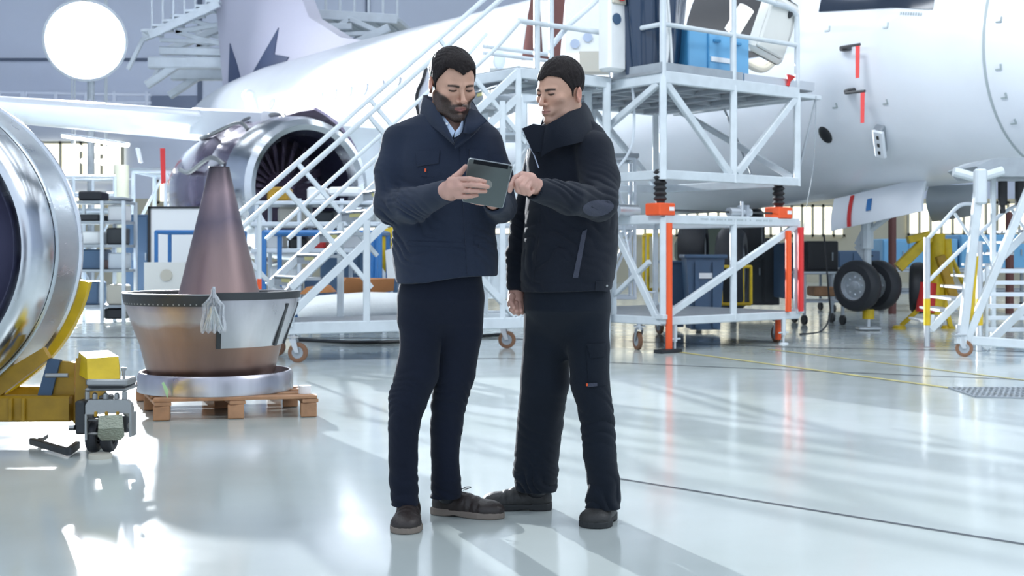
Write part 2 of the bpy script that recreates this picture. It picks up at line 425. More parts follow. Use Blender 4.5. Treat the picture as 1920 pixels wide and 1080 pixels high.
# unseen overhead area lamps, added for fill and reflections in the metal
def area(name, loc, rot, sx, sy, e, col=(1, 1, 1)):
    l = bpy.data.lights.new(name, 'AREA'); l.shape = 'RECTANGLE'; l.size = sx; l.size_y = sy; l.energy = e; l.color = col
    o = bpy.data.objects.new(name, l); COL.objects.link(o); o.location = loc; o.rotation_euler = rot; return o
for i, y in enumerate((3, 9, 15, 22, 30, 38)):
    for j, x in enumerate((-16, -4, 8, 20)):
        area('overhead_fill', (x, y, ZC - .3), (0, 0, 0), 7, .6, 150, (.88, .94, 1))
area('hull_fill', (-6, 3, 13), ((Vector((8, 15, 1.5)) - Vector((-6, 3, 13))).to_track_quat('-Z', 'Y').to_euler()), 6, 4, 230, (.94, .97, 1)).data.spread = math.radians(75)  # unseen fill lamp added high at front left to brighten the hull
area('right_fill', (13, 5, 12.5), ((Vector((8, 16, 1)) - Vector((13, 5, 12.5))).to_track_quat('-Z', 'Y').to_euler()), 7, 5, 700, (.92, .96, 1))  # unseen soft lamp added at the right to lift hull and floor
# daylight through the open hangar doors behind the camera comes from the world

# ---- floodlight at the upper left (the bright lamp in the photograph)
FLP = at(160, 76, 30)
t = thing('floodlight', 'large round floodlight glaring high at the left, mounted on a pole', 'floodlight', (FLP.x, FLP.y + .4, 0))
axis = (Vector((0, 5, 0)) - Vector((FLP.x, FLP.y, FLP.z))).normalized()
MB().lathe([(.02, -.45), (.3, -.45), (.55, -.3), (.92, 0), (.96, .04), (.9, .04), (.86, 0)], FLP, axis).build('housing', M['grey_paint'], t)
MB().lathe([(.001, .02), (.88, .02), (.88, -.02), (.001, -.02)], FLP + axis * .0, axis).build('lens', M['flood_glow'], t)
MB().tube([(FLP.x, FLP.y + .4, 0), (FLP.x, FLP.y + .4, FLP.z)], .09).build('pole', M['grey_paint'], t)
MB().box((FLP.x, FLP.y + .4, .06), (.9, .9, .12), bev=.02).build('base', M['grey_paint'], t)
MB().bar((FLP.x, FLP.y + .4, FLP.z), FLP - axis * .4, .1).build('bracket', M['grey_paint'], t)
def spot(name, loc, target, e, r, ang, col, blend=.3):
    l = bpy.data.lights.new(name, 'SPOT'); l.energy = e; l.shadow_soft_size = r; l.spot_size = math.radians(ang); l.spot_blend = blend; l.color = col
    o = bpy.data.objects.new(name, l); COL.objects.link(o); o.location = loc
    o.rotation_euler = (Vector(target) - Vector(loc)).to_track_quat('-Z', 'Y').to_euler(); return o
spot('flood_beam', FLP + axis * .15, (1.5, 7, .5), 52000, .16, 64, (.93, .96, 1), .5)

# ---- floor joints and lines
def strip(pts, wd, z, m, name):
    b = MB()
    for i in range(len(pts) - 1):
        p, q = Vector(pts[i]), Vector(pts[i + 1]); d = (q - p).normalized(); n = Vector((-d.y, d.x, 0)) * wd / 2
        b.add([p - n + Vector((0, 0, z)), q - n + Vector((0, 0, z)), q + n + Vector((0, 0, z)), p + n + Vector((0, 0, z))], [(0, 1, 2, 3)])
    return struct(b.build(name, m, smooth=None))
strip([fl(-200, 632), fl(700, 634), fl(1100, 637)], .10, .004, M['joint'], 'trim_2')
strip([fl(540, 673), fl(950, 672), fl(2100, 720)], .03, .003, M['joint'], 'trim_3')
strip([fl(1160, 898), fl(2000, 1034)], .016, .003, M['joint'], 'trim_4')
strip([fl(1180, 640), fl(1500, 652), fl(2100, 662)], .05, .003, M['joint'], 'trim_5')
strip([fl(1270, 660), fl(2100, 770)], .07, .0035, M['yellow_line'], 'trim_6')
strip([fl(1440, 655), fl(2100, 735)], .05, .0035, M['yellow_line'], 'trim_7')
g = MB(); gc = [fl(1780, 728), fl(1990, 728), fl(2060, 752), fl(1830, 745)]
for i in range(22):
    a = gc[0].lerp(gc[1], i / 21); b2 = gc[3].lerp(gc[2], i / 21); g.bar(a + Vector((0, 0, .005)), b2 + Vector((0, 0, .005)), .025, .01)
for i in range(7):
    a = gc[0].lerp(gc[3], i / 6); b2 = gc[1].lerp(gc[2], i / 6); g.bar(a + Vector((0, 0, .005)), b2 + Vector((0, 0, .005)), .03, .01)
tag(g.build('floor_grating', M['grey_paint'], loc=gc[0]), 'steel drain grating set flush in the floor at the far right', 'grating')

# ================================================================== aircraft
NG = Vector((4.96, 17.5, 0)); DN = Vector((.629, -.777, 0)); PN = Vector((.777, .629, 0))   # nose gear, nose direction, across
ac = thing('aircraft', 'large white passenger aircraft parked nose to the right under maintenance', 'aircraft', NG)
def hull_pt(u, th, dr=0.):
    r, zc, rb = hull_k(u); r += dr; rb += dr
    return NG + DN * u + PN * (r * math.cos(th)) + Vector((0, 0, zc + (r if math.sin(th) > 0 else rb) * math.sin(th) * (1.03)))
HK = [(-21, .2, 4.75, .2), (-20, .55, 4.6, .5), (-18.3, 1.0, 4.35, .95), (-16.5, 1.4, 4.05, 1.4), (-14.3, 1.72, 3.75, 1.72), (-12, 1.9, 3.6, 1.9), (-4, 1.9, 3.6, 1.9), (-2, 1.9, 3.6, 1.85), (0, 1.9, 3.6, 1.66), (1.5, 1.78, 3.5, 1.5), (2.8, 1.5, 3.35, 1.25), (3.8, 1.1, 3.2, .95), (4.5, .65, 3.1, .6), (4.9, .02, 3.05, .02)]
def hull_k(u):
    us = [k[0] for k in HK]
    return tuple(float(np.interp(u, us, [k[j] for k in HK])) for j in (1, 2, 3))
def hull_rz(u): return hull_k(u)[:2]
us = list(np.linspace(-21, -12.5, 18)) + list(np.linspace(-12, 0, 9)) + list(np.linspace(.5, 4.9, 14))
NT = 64
rows = [[hull_pt(u, 2 * PI * k / NT) for k in range(NT + 1)] for u in us]
MB().grid(rows).build('fuselage', M['hull'], ac, smooth=60)
# seams: radome ring, belly line, door surround
def ring(u, wd, m, name, th0=0, th1=2 * PI, dr=.004):
    return MB().grid([[hull_pt(u - wd / 2, th0 + (th1 - th0) * k / 60, dr) for k in range(61)], [hull_pt(u + wd / 2, th0 + (th1 - th0) * k / 60, dr) for k in range(61)]]).build(name, m, ac)
ring(2.55, .03, M['hull_seam'], 'radome_seam'); ring(-6.5, .02, M['hull_seam'], 'panel_seam'); ring(-9.5, .02, M['hull_seam'], 'panel_seam')
def hull_at(px, py, dr=0.):
    """point of the near hull side seen at a pixel"""
    best = None
    for u in np.linspace(-15, 4.6, 197):
        for th in np.linspace(PI * .55, PI * 1.62, 108):
            p = hull_pt(u, th)
            e = (HX + F * p.x / p.y - px) ** 2 + (HY - F * (p.z - CAMZ) / p.y - py) ** 2
            if best is None or e < best[0]: best = (e, u, th)
    return best[1], best[2]
# cabin windows along the rear
for k in range(10):
    u = -9.0 - .55 * k; r, zc = hull_rz(u); th = PI - .28
    c = hull_pt(u, th, .004); n = (PN * math.cos(th) + Vector((0, 0, math.sin(th)))).normalized()
    MB().lathe([(.001, 0), (.13, 0), (.13, .012), (.10, .016), (.001, .006)], c, n, n=16).build('cabin_window', M['hull_seam'], ac)
# vertical tail
def finp(u, z): return NG + DN * u + Vector((0, 0, z))
def solid_fin(pts, th):
    return MB().prism([p - PN * th / 2 for p in pts], PN * th)
fin = [finp(-12.0, 5.45), finp(-13.6, 5.75), finp(-15.0, 6.4), finp(-15.7, 7.4), finp(-16.1, 8.8), finp(-17.0, 12.6), finp(-20.8, 12.6), finp(-20.0, 9), finp(-19.3, 5.2), finp(-16, 4.6)]
solid_fin(fin, .34).build('tail_fin', mat('pale lilac tail paint', (.50, .50, .60), .4), ac)
lg = [finp(-19.3, 5.5), finp(-19.6, 6.6), finp(-18.3, 5.4)]
lg1 = [finp(-18.3, 5.0), finp(-16.4, 6.35), finp(-16.6, 5.75), finp(-15.9, 5.6), finp(-16.9, 5.0)]
lg2 = [finp(-19.0, 5.0), finp(-18.9, 6.3), finp(-18.5, 5.7), finp(-18.3, 5.3), finp(-18.4, 5.0)]
for q in (lg1, lg2): MB().prism([p - PN * .19 for p in q], PN * .02).build('tail_emblem', M['tail_logo'], ac)
# tailplane
MB().prism([finp(-18.0, 4.6) - PN * .4, finp(-20.3, 4.7) - PN * .4, finp(-21.3, 4.9) + PN * 5, finp(-20.3, 4.9) + PN * 5], (0, 0, .2)).build('tailplane', M['hull'], ac)
# near wing
wr = NG + DN * -8.2; rowsw = []
for i in range(13):
    tt = i / 12; s = 1.2 + 11.5 * tt; c = wr - PN * s - DN * (.40 * s); ch = 4.2 * (1 - tt) + 1.3 * tt; hh = .30 * (1 - tt) + .12 * tt; z = 3.2 + .045 * s
    pr = []
    for k in range(17):
        a = 2 * PI * k / 16; pr.append(c - DN * (ch / 2 * (1 - math.cos(a))) + Vector((0, 0, z + hh * math.sin(a) * (1 if math.sin(a) > 0 else .8))))
    rowsw.append(pr)
MB().grid(rowsw).build('wing', M['hull'], ac, smooth=70)
for i, tt in enumerate((.12, .26, .40, .54, .68)):
    s = 1.2 + 11.5 * tt; c = wr - PN * s - DN * (.40 * s); ch = 4.2 * (1 - tt) + 1.3 * tt; z = 3.0 + .045 * s
    MB().ball(c - DN * (ch * .82), 1, sc=(.1, .75, .17), R=Matrix((PN, DN, Vector((0, 0, 1)))).transposed()).build('flap_fairing', M['hull'], ac)
pts = []
for px, py in ((803, 128), (794, 150), (787, 175), (786, 200), (792, 222)):
    u, th = hull_at(px, py); pts.append(hull_pt(u, th, .03))
MB().tube(curve_pts(pts, 5), .035, 8).build('cargo_door_seal', M['rubber'], ac)
MB().ball(at(925, 192, 19.0), 1, sc=(.42, .9, .20), n=24, m=14).build('belly_fairing', M['grey_paint'], ac)
# engine under the wing, cowls open
EC = at(572, 352, 19.6); ED = Vector((.60, -.79, -.02)).normalized()
eng = bpy.data.objects.new('engine', None); COL.objects.link(eng); eng.parent = ac; ORG[eng.name] = ORG[ac.name]; eng['label'] = 'uncowled purple grey engine with silver intake ring'
MB().lathe([(.80, -.05), (.88, .10), (.96, .14), (1.05, .08), (1.10, -.12), (1.12, -.5), (1.10, -.52), (1.02, -.4)], EC, ED, n=56).build('inlet_ring', M['polish'], eng)
MB().lathe([(.80, -.05), (.84, -.4), (.86, -1.1), (.84, -1.12)], EC, ED, n=56).build('fan_case', M['polish_dark'], eng)
MB().lathe([(1.08, -.5), (1.10, -1.2), (1.05, -1.4), (1.12, -1.6), (1.06, -2.3), (.9, -3.1), (.7, -3.7), (.45, -4.1), (.3, -4.2)], EC, ED, n=56).build('casing', M['cowl'], eng)
MB().lathe([(.001, -.35), (.10, -.45), (.24, -.72), (.27, -.85), (.001, -.85)], EC, ED, n=32).build('spinner', M['cowl'], eng)
bl = MB(); ex, ey, _ = basis(ED)
for k in range(24):
    a = 2 * PI * k / 24; ra = ex * math.cos(a) + ey * math.sin(a); ta = ex * -math.sin(a) + ey * math.cos(a)
    bl.prism([EC - ED * .8 + ra * .26, EC - ED * .88 + ra * .82 + ta * .05, EC - ED * 1.0 + ra * .82 + ta * .2, EC - ED * .9 + ra * .26 + ta * .09], ED * .01)
bl.build('fan_blades', M['cowl'], eng)
# open cowl doors either side, hinged at the top
for sg, a0, a1 in ((1, PI - 1.25, PI - .45),):
    rws = []
    for i in range(9):
        a = a0 + (a1 - a0) * i / 8; ra = ex * math.cos(a) + ey * math.sin(a)
        rws.append([EC - ED * h + ra * (1.28 + .05 * math.sin(h * 2)) for h in (.5, 1.0, 1.6, 2.2, 2.6)])
    MB().grid(rws, .05).build('cowl_door', M['cowl'], eng)
pp = MB()
for k in range(9):
    a = .3 + k * .62; ra = ex * math.cos(a) + ey * math.sin(a); ta = -ex * math.sin(a) + ey * math.cos(a)
    pp.tube(curve_pts([EC - ED * .6 + ra * 1.1, EC - ED * 1.0 + ra * 1.19 + ta * .1, EC - ED * 1.7 + ra * 1.16 - ta * .1, EC - ED * 2.4 + ra * 1.06], 5), .035, 8)
pp.build('pipework', M['steel'], eng)
MB().bar(EC + Vector((0, 0, 1.0)) - ED * 1.2, EC + Vector((0, 0, 1.25)) - ED * 4, .3, .5).build('pylon', M['hull'], eng)
# nose gear
def wheel(c, axis, r, wd, name, parent, hub=True, hm=None):
    axis = Vector(axis).normalized(); c = Vector(c)
    prof = [(r * .56, -wd * .42), (r * .62, -wd * .5), (r * .86, -wd * .5), (r * .96, -wd * .36), (r, -wd * .16), (r, wd * .16), (r * .96, wd * .36), (r * .86, wd * .5), (r * .62, wd * .5), (r * .56, wd * .42)]
    o = MB().lathe(prof, c, axis, n=40).build(name, M['tyre'], parent)
    if hub:
        b = MB().lathe([(r * .57, -wd * .42), (r * .5, -wd * .40), (r * .47, -wd * .25), (r * .2, -wd * .22), (r * .17, -wd * .42), (r * .05, -wd * .45), (.001, -wd * .45)], c, axis, n=32)
        b.lathe([(r * .57, wd * .42), (r * .5, wd * .40), (r * .47, wd * .25), (r * .2, wd * .22), (r * .17, wd * .42), (.001, wd * .45)], c, axis, n=32)
        x, y, _ = basis(axis)
        for k in range(8):
            a = 2 * PI * k / 8; q = c + (x * math.cos(a) + y * math.sin(a)) * r * .34
            b.tube([q - axis * wd * .36, q + axis * wd * .36], r * .045, 8)
        b.build('hub', hm or M['alu'], o)
    return o
WC = at(1607, 536, 17.25); wax = PN
wheel(WC, wax, .345, .22, 'nose_wheel', ac); wheel(WC + PN * .46 + Vector((0, 0, .0)), wax, .345, .22, 'nose_wheel', ac)
ctr = WC + PN * .23
MB().tube([WC, WC + PN * .46], .045).build('axle', M['steel'], ac)
b = MB().tube([ctr + Vector((0, 0, -.02)), ctr + Vector((0, 0, .55))], .055).tube([ctr + Vector((0, 0, .5)), ctr + Vector((0, 0, 1.5))], .085)
b.bar(ctr + Vector((0, 0, .35)), ctr - DN * .16 + Vector((0, 0, .55)), .05, .1).bar(ctr - DN * .16 + Vector((0, 0, .55)), ctr + Vector((0, 0, .8)), .05, .1)
b.tube([ctr + DN * .05 + Vector((0, 0, .75)), ctr + DN * .9 + Vector((0, 0, 1.3))], .04)
b.build('gear_strut', M['white_paint'], ac)
b = MB(); 
for k in range(4): b.tube(curve_pts([ctr + PN * (.06 + .02 * k) + Vector((0, 0, .1 + .1 * k)), ctr + PN * .12 - DN * .1 + Vector((0, 0, .5)), ctr + PN * .05 + Vector((0, 0, 1.2))], 6), .012, 6)
b.build('brake_hose', M['black'], ac)
# gear doors
q = [at(1570, 376, 17.5), at(1741, 335, 16.5), at(1742, 396, 16.5), at(1572, 433, 17.5)]
rws = []
for i in range(9):
    v = i / 8; a = q[0].lerp(q[3], v); c = q[1].lerp(q[2], v); bulge = -PN * (.12 * math.sin(v * PI * .5 + .2))
    rws.append([a.lerp(c, j / 12) + bulge for j in range(13)])
gd = MB().grid(rws, .05).build('gear_door', M['hull'], ac)
def on_door(u0, u1, m, name):
    r2 = [[a.lerp(c, u0) - PN * .06, a.lerp(c, u1) - PN * .06] for a, c in [(r[0], r[-1]) for r in rws]]
    MB().grid(r2, .012).build(name, m, gd)
on_door(.20, .24, M['red'], 'red_stripe')
r2 = [[rws[i][0].lerp(rws[i][-1], .41) - PN * .062, rws[i][0].lerp(rws[i][-1], .46) - PN * .062] for i in (2, 3, 4, 5)]
MB().grid(r2, .012).build('blue_marking', M['blue'], gd)
q = [at(1745, 352, 17.4), at(1835, 350, 16.8), at(1832, 400, 16.8), at(1752, 412, 17.4)]
MB().grid([[q[0].lerp(q[1], j / 6) .lerp(q[3].lerp(q[2], j / 6), i / 5) - PN * .1 * math.sin(i / 5 * PI) for j in range(7)] for i in range(6)], .05).build('gear_door', M['alu'], ac)
# open cabin door (R1) lining, doorway
def hull_patch(px0, py0, px1, py1, m, name, dr=.012, n=6):
    """patch of the hull between two pixels"""
    u0, t0 = hull_at(px0, py0); u1, t1 = hull_at(px1, py1)
    return MB().grid([[hull_pt(u0 + (u1 - u0) * j / n, t0 + (t1 - t0) * i / n, dr) for j in range(n + 1)] for i in range(n + 1)]).build(name, m, ac)
hull_patch(1325, -40, 1478, 100, M['black'], 'doorway')
u, th = hull_at(1545, 250); c = hull_pt(u, th)
def outn(u, th): return (PN * math.cos(th) + Vector((0, 0, math.sin(th)))).normalized()
tu = lambda th: (PN * -math.sin(th) + Vector((0, 0, math.cos(th)))).normalized()
MB().ball(c, 1, sc=(.09, .03, .13), R=Matrix((DN, outn(u, th), tu(th))).transposed()).build('sensor_port', M['black'], ac)
def probe(px, py, flag_to, name='pitot_probe'):
    u, th = hull_at(px, py); c = hull_pt(u, th); n = outn(u, th)
    p = MB().box(c + n * .05, (.12, .10, .06), m=Matrix((DN, n, tu(th))).transposed(), bev=.01)
    p.tube([c + n * .1, c + n * .16 + DN * .02, c + n * .17 + DN * .30], .018, 8); o = p.build(name, M['dark_steel'], ac)
    e = c + n * .17 + DN * .24
    MB().prism([e, e + DN * .06, e + DN * .05 - Vector((0, 0, flag_to)), e + DN * .0 - Vector((0, 0, flag_to))], n * .006).build('cover_streamer', M['red'], o)
dummy=0; probe(1588, 92, .40); probe(1592, 172, .38)
u, th = hull_at(1663, 255); c = hull_pt(u, th); n = outn(u, th)
Rm = (Matrix((DN, n, tu(th))).transposed()) @ Matrix.Rotation(math.radians(-20), 3, 'Y')
dp = MB().box(c + n * .14, (.15, .05, .44), m=Rm, bev=.02).build('access_panel', M['hull'], ac)
MB().box(c + n * .06 - DN * .04, (.12, .14, .40), m=Rm, bev=.01).build('access_frame', M['grey_paint'], ac)
for k in (-.12, 0, .12): MB().box(c + n * .17 + Rm @ Vector((0, 0, k)), (.03, .01, .05), m=Rm).build('panel_latch', M['dark_steel'], ac)
for px, py in ((1553, 61), (1658, 50), (1665, 193), (1563, 200), (1864, 40), (1868, 130), (1876, 188), (1897, 233)):
    u, th = hull_at(px, py); c = hull_pt(u, th); n = outn(u, th); R_ = Matrix((DN, n, tu(th))).transposed()
    MB().box(c, (.07, .02, .02), m=R_).box(c + R_ @ Vector((.03, 0, -.03)), (.015, .02, .06), m=R_).build('corner_mark', M['hull_seam'], ac)
# faint stencilled marking near the top edge, too small to read in the photograph
u, th = hull_at(1705, 22)
for k in range(9):
    c = hull_pt(u - .12 + .03 * k, th, .003); R_ = Matrix((DN, outn(u, th), tu(th))).transposed()
    MB().box(c, (.018, .006, .035), m=R_).build('stencil_mark', M['hull_seam'], ac)
u, th = hull_at(1640, -14); c = hull_pt(u, th)
MB().grid([[hull_pt(u + a, th + b2, .01) for a in np.linspace(-.75, .75, 7)] for b2 in np.linspace(-.12, .12, 4)]).build('cockpit_window', M['glass_dark'], ac)
# ================================================================== polished intake cowl on its yellow dolly (left edge)
NC = at(-222, 466, 6.6); SCN = 2400 / 6.7
AX = Vector((.13, -.99, 0)).normalized()          # faces the camera, turned a little to the left
nc = thing('engine_intake_cowl', 'large polished metal engine intake cowl at the left edge', 'engine cowl', (NC.x, NC.y, 0))
R0 = .885
MB().lathe([(.64, -.15), (.665, .05), (.70, .17), (.745, .22), (.79, .20), (.835, .12), (.862, .0)], NC, AX, n=96).build('lip_ring', M['polish'], nc, smooth=60)
MB().lathe([(.864, .0), (.866, -.006), (.880, -.012), (R0, -.10), (R0 + .012, -.30), (R0 + .014, -.42)], NC, AX, n=96).build('outer_skin', M['brushed_skin'], nc, smooth=60)
MB().lathe([(R0 + .014, -.425), (R0 + .03, -.43), (R0 + .03, -.47), (R0 + .014, -.475), (R0 - .01, -.56), (R0 - .05, -.60)], NC, AX, n=96).build('rear_skin', M['polish'], nc, smooth=60)
MB().lathe([(.001, -.585), (.25, -.58), (.56, -.60), (.60, -.62), (.605, -.64), (.62, -.66), (R0 - .05, -.60)], NC, AX, n=96).lathe([(.60, -.60), (.615, -.40), (.64, -.15)], NC, AX, n=96).build('intake_liner', M['polish_dark'], nc)
MB().lathe([(.612, -.40), (.617, -.41), (.617, -.46), (.610, -.47)], NC, AX, n=96).build('liner_band', M['steel'], nc)
x_, y_, _ = basis(AX)
# yellow dolly
YD = 6.75
st = thing('cowl_dolly', 'yellow steel wheeled dolly carrying the polished intake cowl', 'dolly', (at(60, 0, YD).x, YD, 0))
def B(p, q, w, h=None, m='ochre', n='beam', up=Vector((0, 0, 1))): return MB().bar(p, q, w, h, up).build(n, M[m], st)
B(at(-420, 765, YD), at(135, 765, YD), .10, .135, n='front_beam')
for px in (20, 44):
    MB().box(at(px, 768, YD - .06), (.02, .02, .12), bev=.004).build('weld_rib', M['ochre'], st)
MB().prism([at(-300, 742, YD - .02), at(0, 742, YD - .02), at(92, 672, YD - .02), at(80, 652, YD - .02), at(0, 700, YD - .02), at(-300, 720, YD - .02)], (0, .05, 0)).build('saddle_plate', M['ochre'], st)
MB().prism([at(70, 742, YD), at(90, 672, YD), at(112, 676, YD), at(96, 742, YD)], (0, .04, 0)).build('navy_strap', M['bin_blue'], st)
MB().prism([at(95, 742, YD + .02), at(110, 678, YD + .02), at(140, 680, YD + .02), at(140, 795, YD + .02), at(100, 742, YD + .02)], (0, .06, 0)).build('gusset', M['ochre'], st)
rws = []
for i in range(14):
    a = -1.35 + 1.15 * i / 13; d = x_ * math.cos(a) + y_ * math.sin(a)
    if (x_.x < 0): d = -x_ * math.cos(a) + y_ * math.sin(a)
    rws.append([NC + AX * -.66 + d * (R0 - .06), NC + AX * -.66 + d * (R0 + .06)])
for r_ in rws: pass
MB().grid([[r_[0] + AX * 0 for r_ in rws], [r_[1] for r_ in rws]], .10).build('cradle_arc', M['yellow'], st)
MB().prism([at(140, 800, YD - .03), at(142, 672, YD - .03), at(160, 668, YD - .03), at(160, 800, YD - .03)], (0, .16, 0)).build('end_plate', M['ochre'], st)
MB().tube([at(86, 704, YD - .05), at(128, 704, YD - .05)], .012).build('lock_pin', M['steel'], st)
MB().tube([at(-20, 760, YD - .02), at(-20, 760, YD + .6)], .05).build('side_beam', M['ochre'], st)
MB().bar(at(120, 765, YD + .05), at(120, 765, YD + .05) + Vector((.0, .55, 0)), .10, .12).build('side_beam', M['ochre'], st)
MB().bar(at(-420, 765, YD + .03) + Vector((0, .55, 0)), at(120, 765, YD + .05) + Vector((0, .55, 0)), .10, .12).build('rear_beam', M['ochre'], st)
def dolly_wheel(c, nm='dolly_wheel'):
    o = wheel(c, (1, .15, 0), .105, .10, nm, st, hub=True, hm=M['steel'])
for c in (at(-380, 830, YD), at(-380, 830, YD) + Vector((0, .55, 0)), at(120, 830, YD) + Vector((.0, .55, 0))):
    c.z = .105; dolly_wheel(c); MB().box((c.x, c.y, .21), (.14, .16, .05), bev=.01).build('caster_fork', M['dark_steel'], st)
# caster unit in front
YC = 6.62
cu = thing('tow_caster_unit', 'heavy steel caster unit with yellow cap at the end of the cowl dolly', 'caster unit', (at(190, 0, YC).x, YC, 0))
def Q(x0, y0, x1, y1, Y, d, m, n, bev=.008, parent=None):
    a = at(x0, y0, Y); c = at(x1, y1, Y)
    return MB().box(((a.x + c.x) / 2, Y + d / 2, (a.z + c.z) / 2), (abs(c.x - a.x), d, abs(a.z - c.z)), bev=bev).build(n, M[m], parent or cu)
# yellow cap: slanted front
a, b2, c, d = at(163, 672, YC - .02), at(222, 668, YC - .02), at(224, 710, YC - .08), at(164, 712, YC - .08)
e, f, g_, h = at(148, 660, YC + .16), at(202, 657, YC + .16), at(224, 712, YC + .16), at(146, 714, YC + .16)
MB().add([a, b2, c, d, e, f, at(226, 700, YC + .16), at(143, 700, YC + .16)], [(0, 1, 2, 3), (4, 5, 1, 0), (1, 5, 6, 2), (0, 3, 7, 4), (2, 6, 7, 3), (5, 4, 7, 6)]).build('yellow_cap', M['yellow'], cu, smooth=20)
Q(160, 711, 238, 724, YC - .09, .17, 'steel', 'top_plate')
Q(165, 724, 232, 730, YC - .06, .2, 'dark_steel', 'gasket', 0)
Q(158, 728, 236, 734, YC - .08, .22, 'steel', 'ring_plate')
for px in (178, 198, 219): MB().tube([at(px, 748, YC - .06), at(px, 740, YC - .06)], .014, 12).ball(at(px, 741, YC - .06), .014).build('bolt', M['steel'], cu)
MB().prism([at(166, 750, YC - .10), at(238, 750, YC - .10), at(246, 758, YC - .10), at(246, 775, YC - .10), at(160, 777, YC - .10), at(160, 760, YC - .10)], (0, .04, 0)).build('front_bracket', M['steel'], cu)
Q(158, 732, 166, 752, YC - .08, .03, 'steel', 'side_post'); Q(228, 732, 236, 752, YC - .08, .03, 'steel', 'side_post')
Q(158, 776, 163, 826, YC - .10, .09, 'steel', 'fork_plate', .003); Q(241, 774, 246, 820, YC - .10, .09, 'steel', 'fork_plate', .003)
Q(140, 752, 160, 815, YC, .14, 'dark_steel', 'drive_housing'); Q(166, 780, 240, 812, YC + .03, .1, 'dark_steel', 'yoke')
Q(163, 785, 184, 790, YC - .09, .02, 'steel', 'cross_bar'); Q(163, 811, 184, 816, YC - .09, .02, 'steel', 'cross_bar')
for px in (178, 198, 219): Q(px - 2, 772, px + 3, 782, YC - .11, .02, 'ochre', 'hinge_tab', .003)
tp = [at(185, 780, YC - .13), at(229, 777, YC - .13), at(231, 802, YC - .15), at(233, 818, YC - .12), at(226, 825, YC - .10), at(190, 826, YC - .10), at(183, 818, YC - .12), at(184, 804, YC - .15)]
tread = mat('galvanised chequer plate', (.36, .38, .30), .35, metal=.7, bump=1.0, bscale=70, bstretch=(1, 1, 2))
MB().add([p for p in tp] + [p + Vector((0, .008, 0)) for p in tp], [(0, 1, 2, 7), (7, 2, 3, 6), (6, 3, 4, 5), (15, 10, 9, 8), (14, 11, 10, 15), (13, 12, 11, 14)] + [(j, j + 8, (j + 1) % 8 + 8, (j + 1) % 8) for j in range(8)]).build('foot_pedal', tread, cu, smooth=20)
for px in (177, 205):
    c = at(px, 0, YC); c.z = .085 + .012; wheel(c, (1, 0, 0), .085, .055, 'twin_wheel', cu, hm=M['dark_steel'])
MB().lathe([(.001, 0), (.058, 0), (.058, .022), (.001, .022)], (at(188, 0, YC - .12).x, YC - .12, 0)).build('foot_pad', M['beige'], cu)
for px, py in ((247, 798), (136, 802)): MB().tube([at(px - 6, py, YC), at(px + 4, py, YC)], .016, 6).build('axle_nut', M['steel'], cu)
MB().tube([at(232, 712, YC - .05), at(232, 690, YC - .05)], .008).tube([at(232, 695, YC - .05), at(232, 689, YC - .05)], .014).build('lever_pin', M['steel'], cu)
MB().lathe([(.02, 0), (.028, .01), (.028, .05), (.02, .06)], at(241, 758, YC), (0, 0, -1)).build('side_knob', M['steel'], cu)
tb = MB().bar(fl(60, 838) + Vector((0, 0, .03)), fl(128, 858) + Vector((0, 0, .03)), .03, .035).bar(fl(128, 858) + Vector((0, 0, .03)), fl(145, 845) + Vector((0, 0, .03)), .03, .04)
tb.bar(fl(72, 838) + Vector((0, 0, .03)), fl(86, 828) + Vector((0, 0, .03)), .025)
tag(tb.build('tow_bar', M['dark_steel'], loc=fl(100, 850)), 'short dark steel tow bar lying on the floor below the cowl dolly', 'tow bar')

# ================================================================== pallet, exhaust nozzle, cone
P0 = fl(290, 790); P1 = fl(597, 782); PX = (P1 - P0).normalized(); PY = Vector((-PX.y, PX.x, 0)); PW = (P1 - P0).length
PY = (PY + PX * -.17).normalized()
pal = thing('wooden_pallet', 'wooden pallet under the exhaust nozzle', 'pallet', P0)
def pp_(a, b2, z): return P0 + PX * a + PY * b2 + Vector((0, 0, z))
PLn = 1.25; PRm = Matrix((PX, Vector((-PX.y, PX.x, 0)), Vector((0, 0, 1)))).transposed()
for i in range(3):
    for j in range(3):
        MB().box(pp_(.05 + (PW - .1) * i / 2, .06 + (PLn - .12) * j / 2, .078 - .03), (.10, .13, .088), m=PRm, bev=.004).build('block', M['wood'], pal)
for i in range(3): MB().bar(pp_(.05 + (PW - .1) * i / 2, -.005, .105), pp_(.05 + (PW - .1) * i / 2, PLn, .105), .10, .022).build('stringer_board', M['wood'], pal)
for j in range(7):
    v = .05 + (PLn - .1) * j / 6; MB().bar(pp_(0, v, .128), pp_(PW, v, .128), .085 if j % 2 else .10, .02).build('deck_board', M['wood'], pal)
PT = .14
NZ = (pp_(PW * .40, PLn * .42, 0)); NZ = Vector((at(400, 0, 8.55).x, 8.5, 0))
nz = thing('exhaust_nozzle', 'large heat-stained metal exhaust nozzle standing open on the pallet', 'exhaust nozzle', (NZ.x, NZ.y, PT))
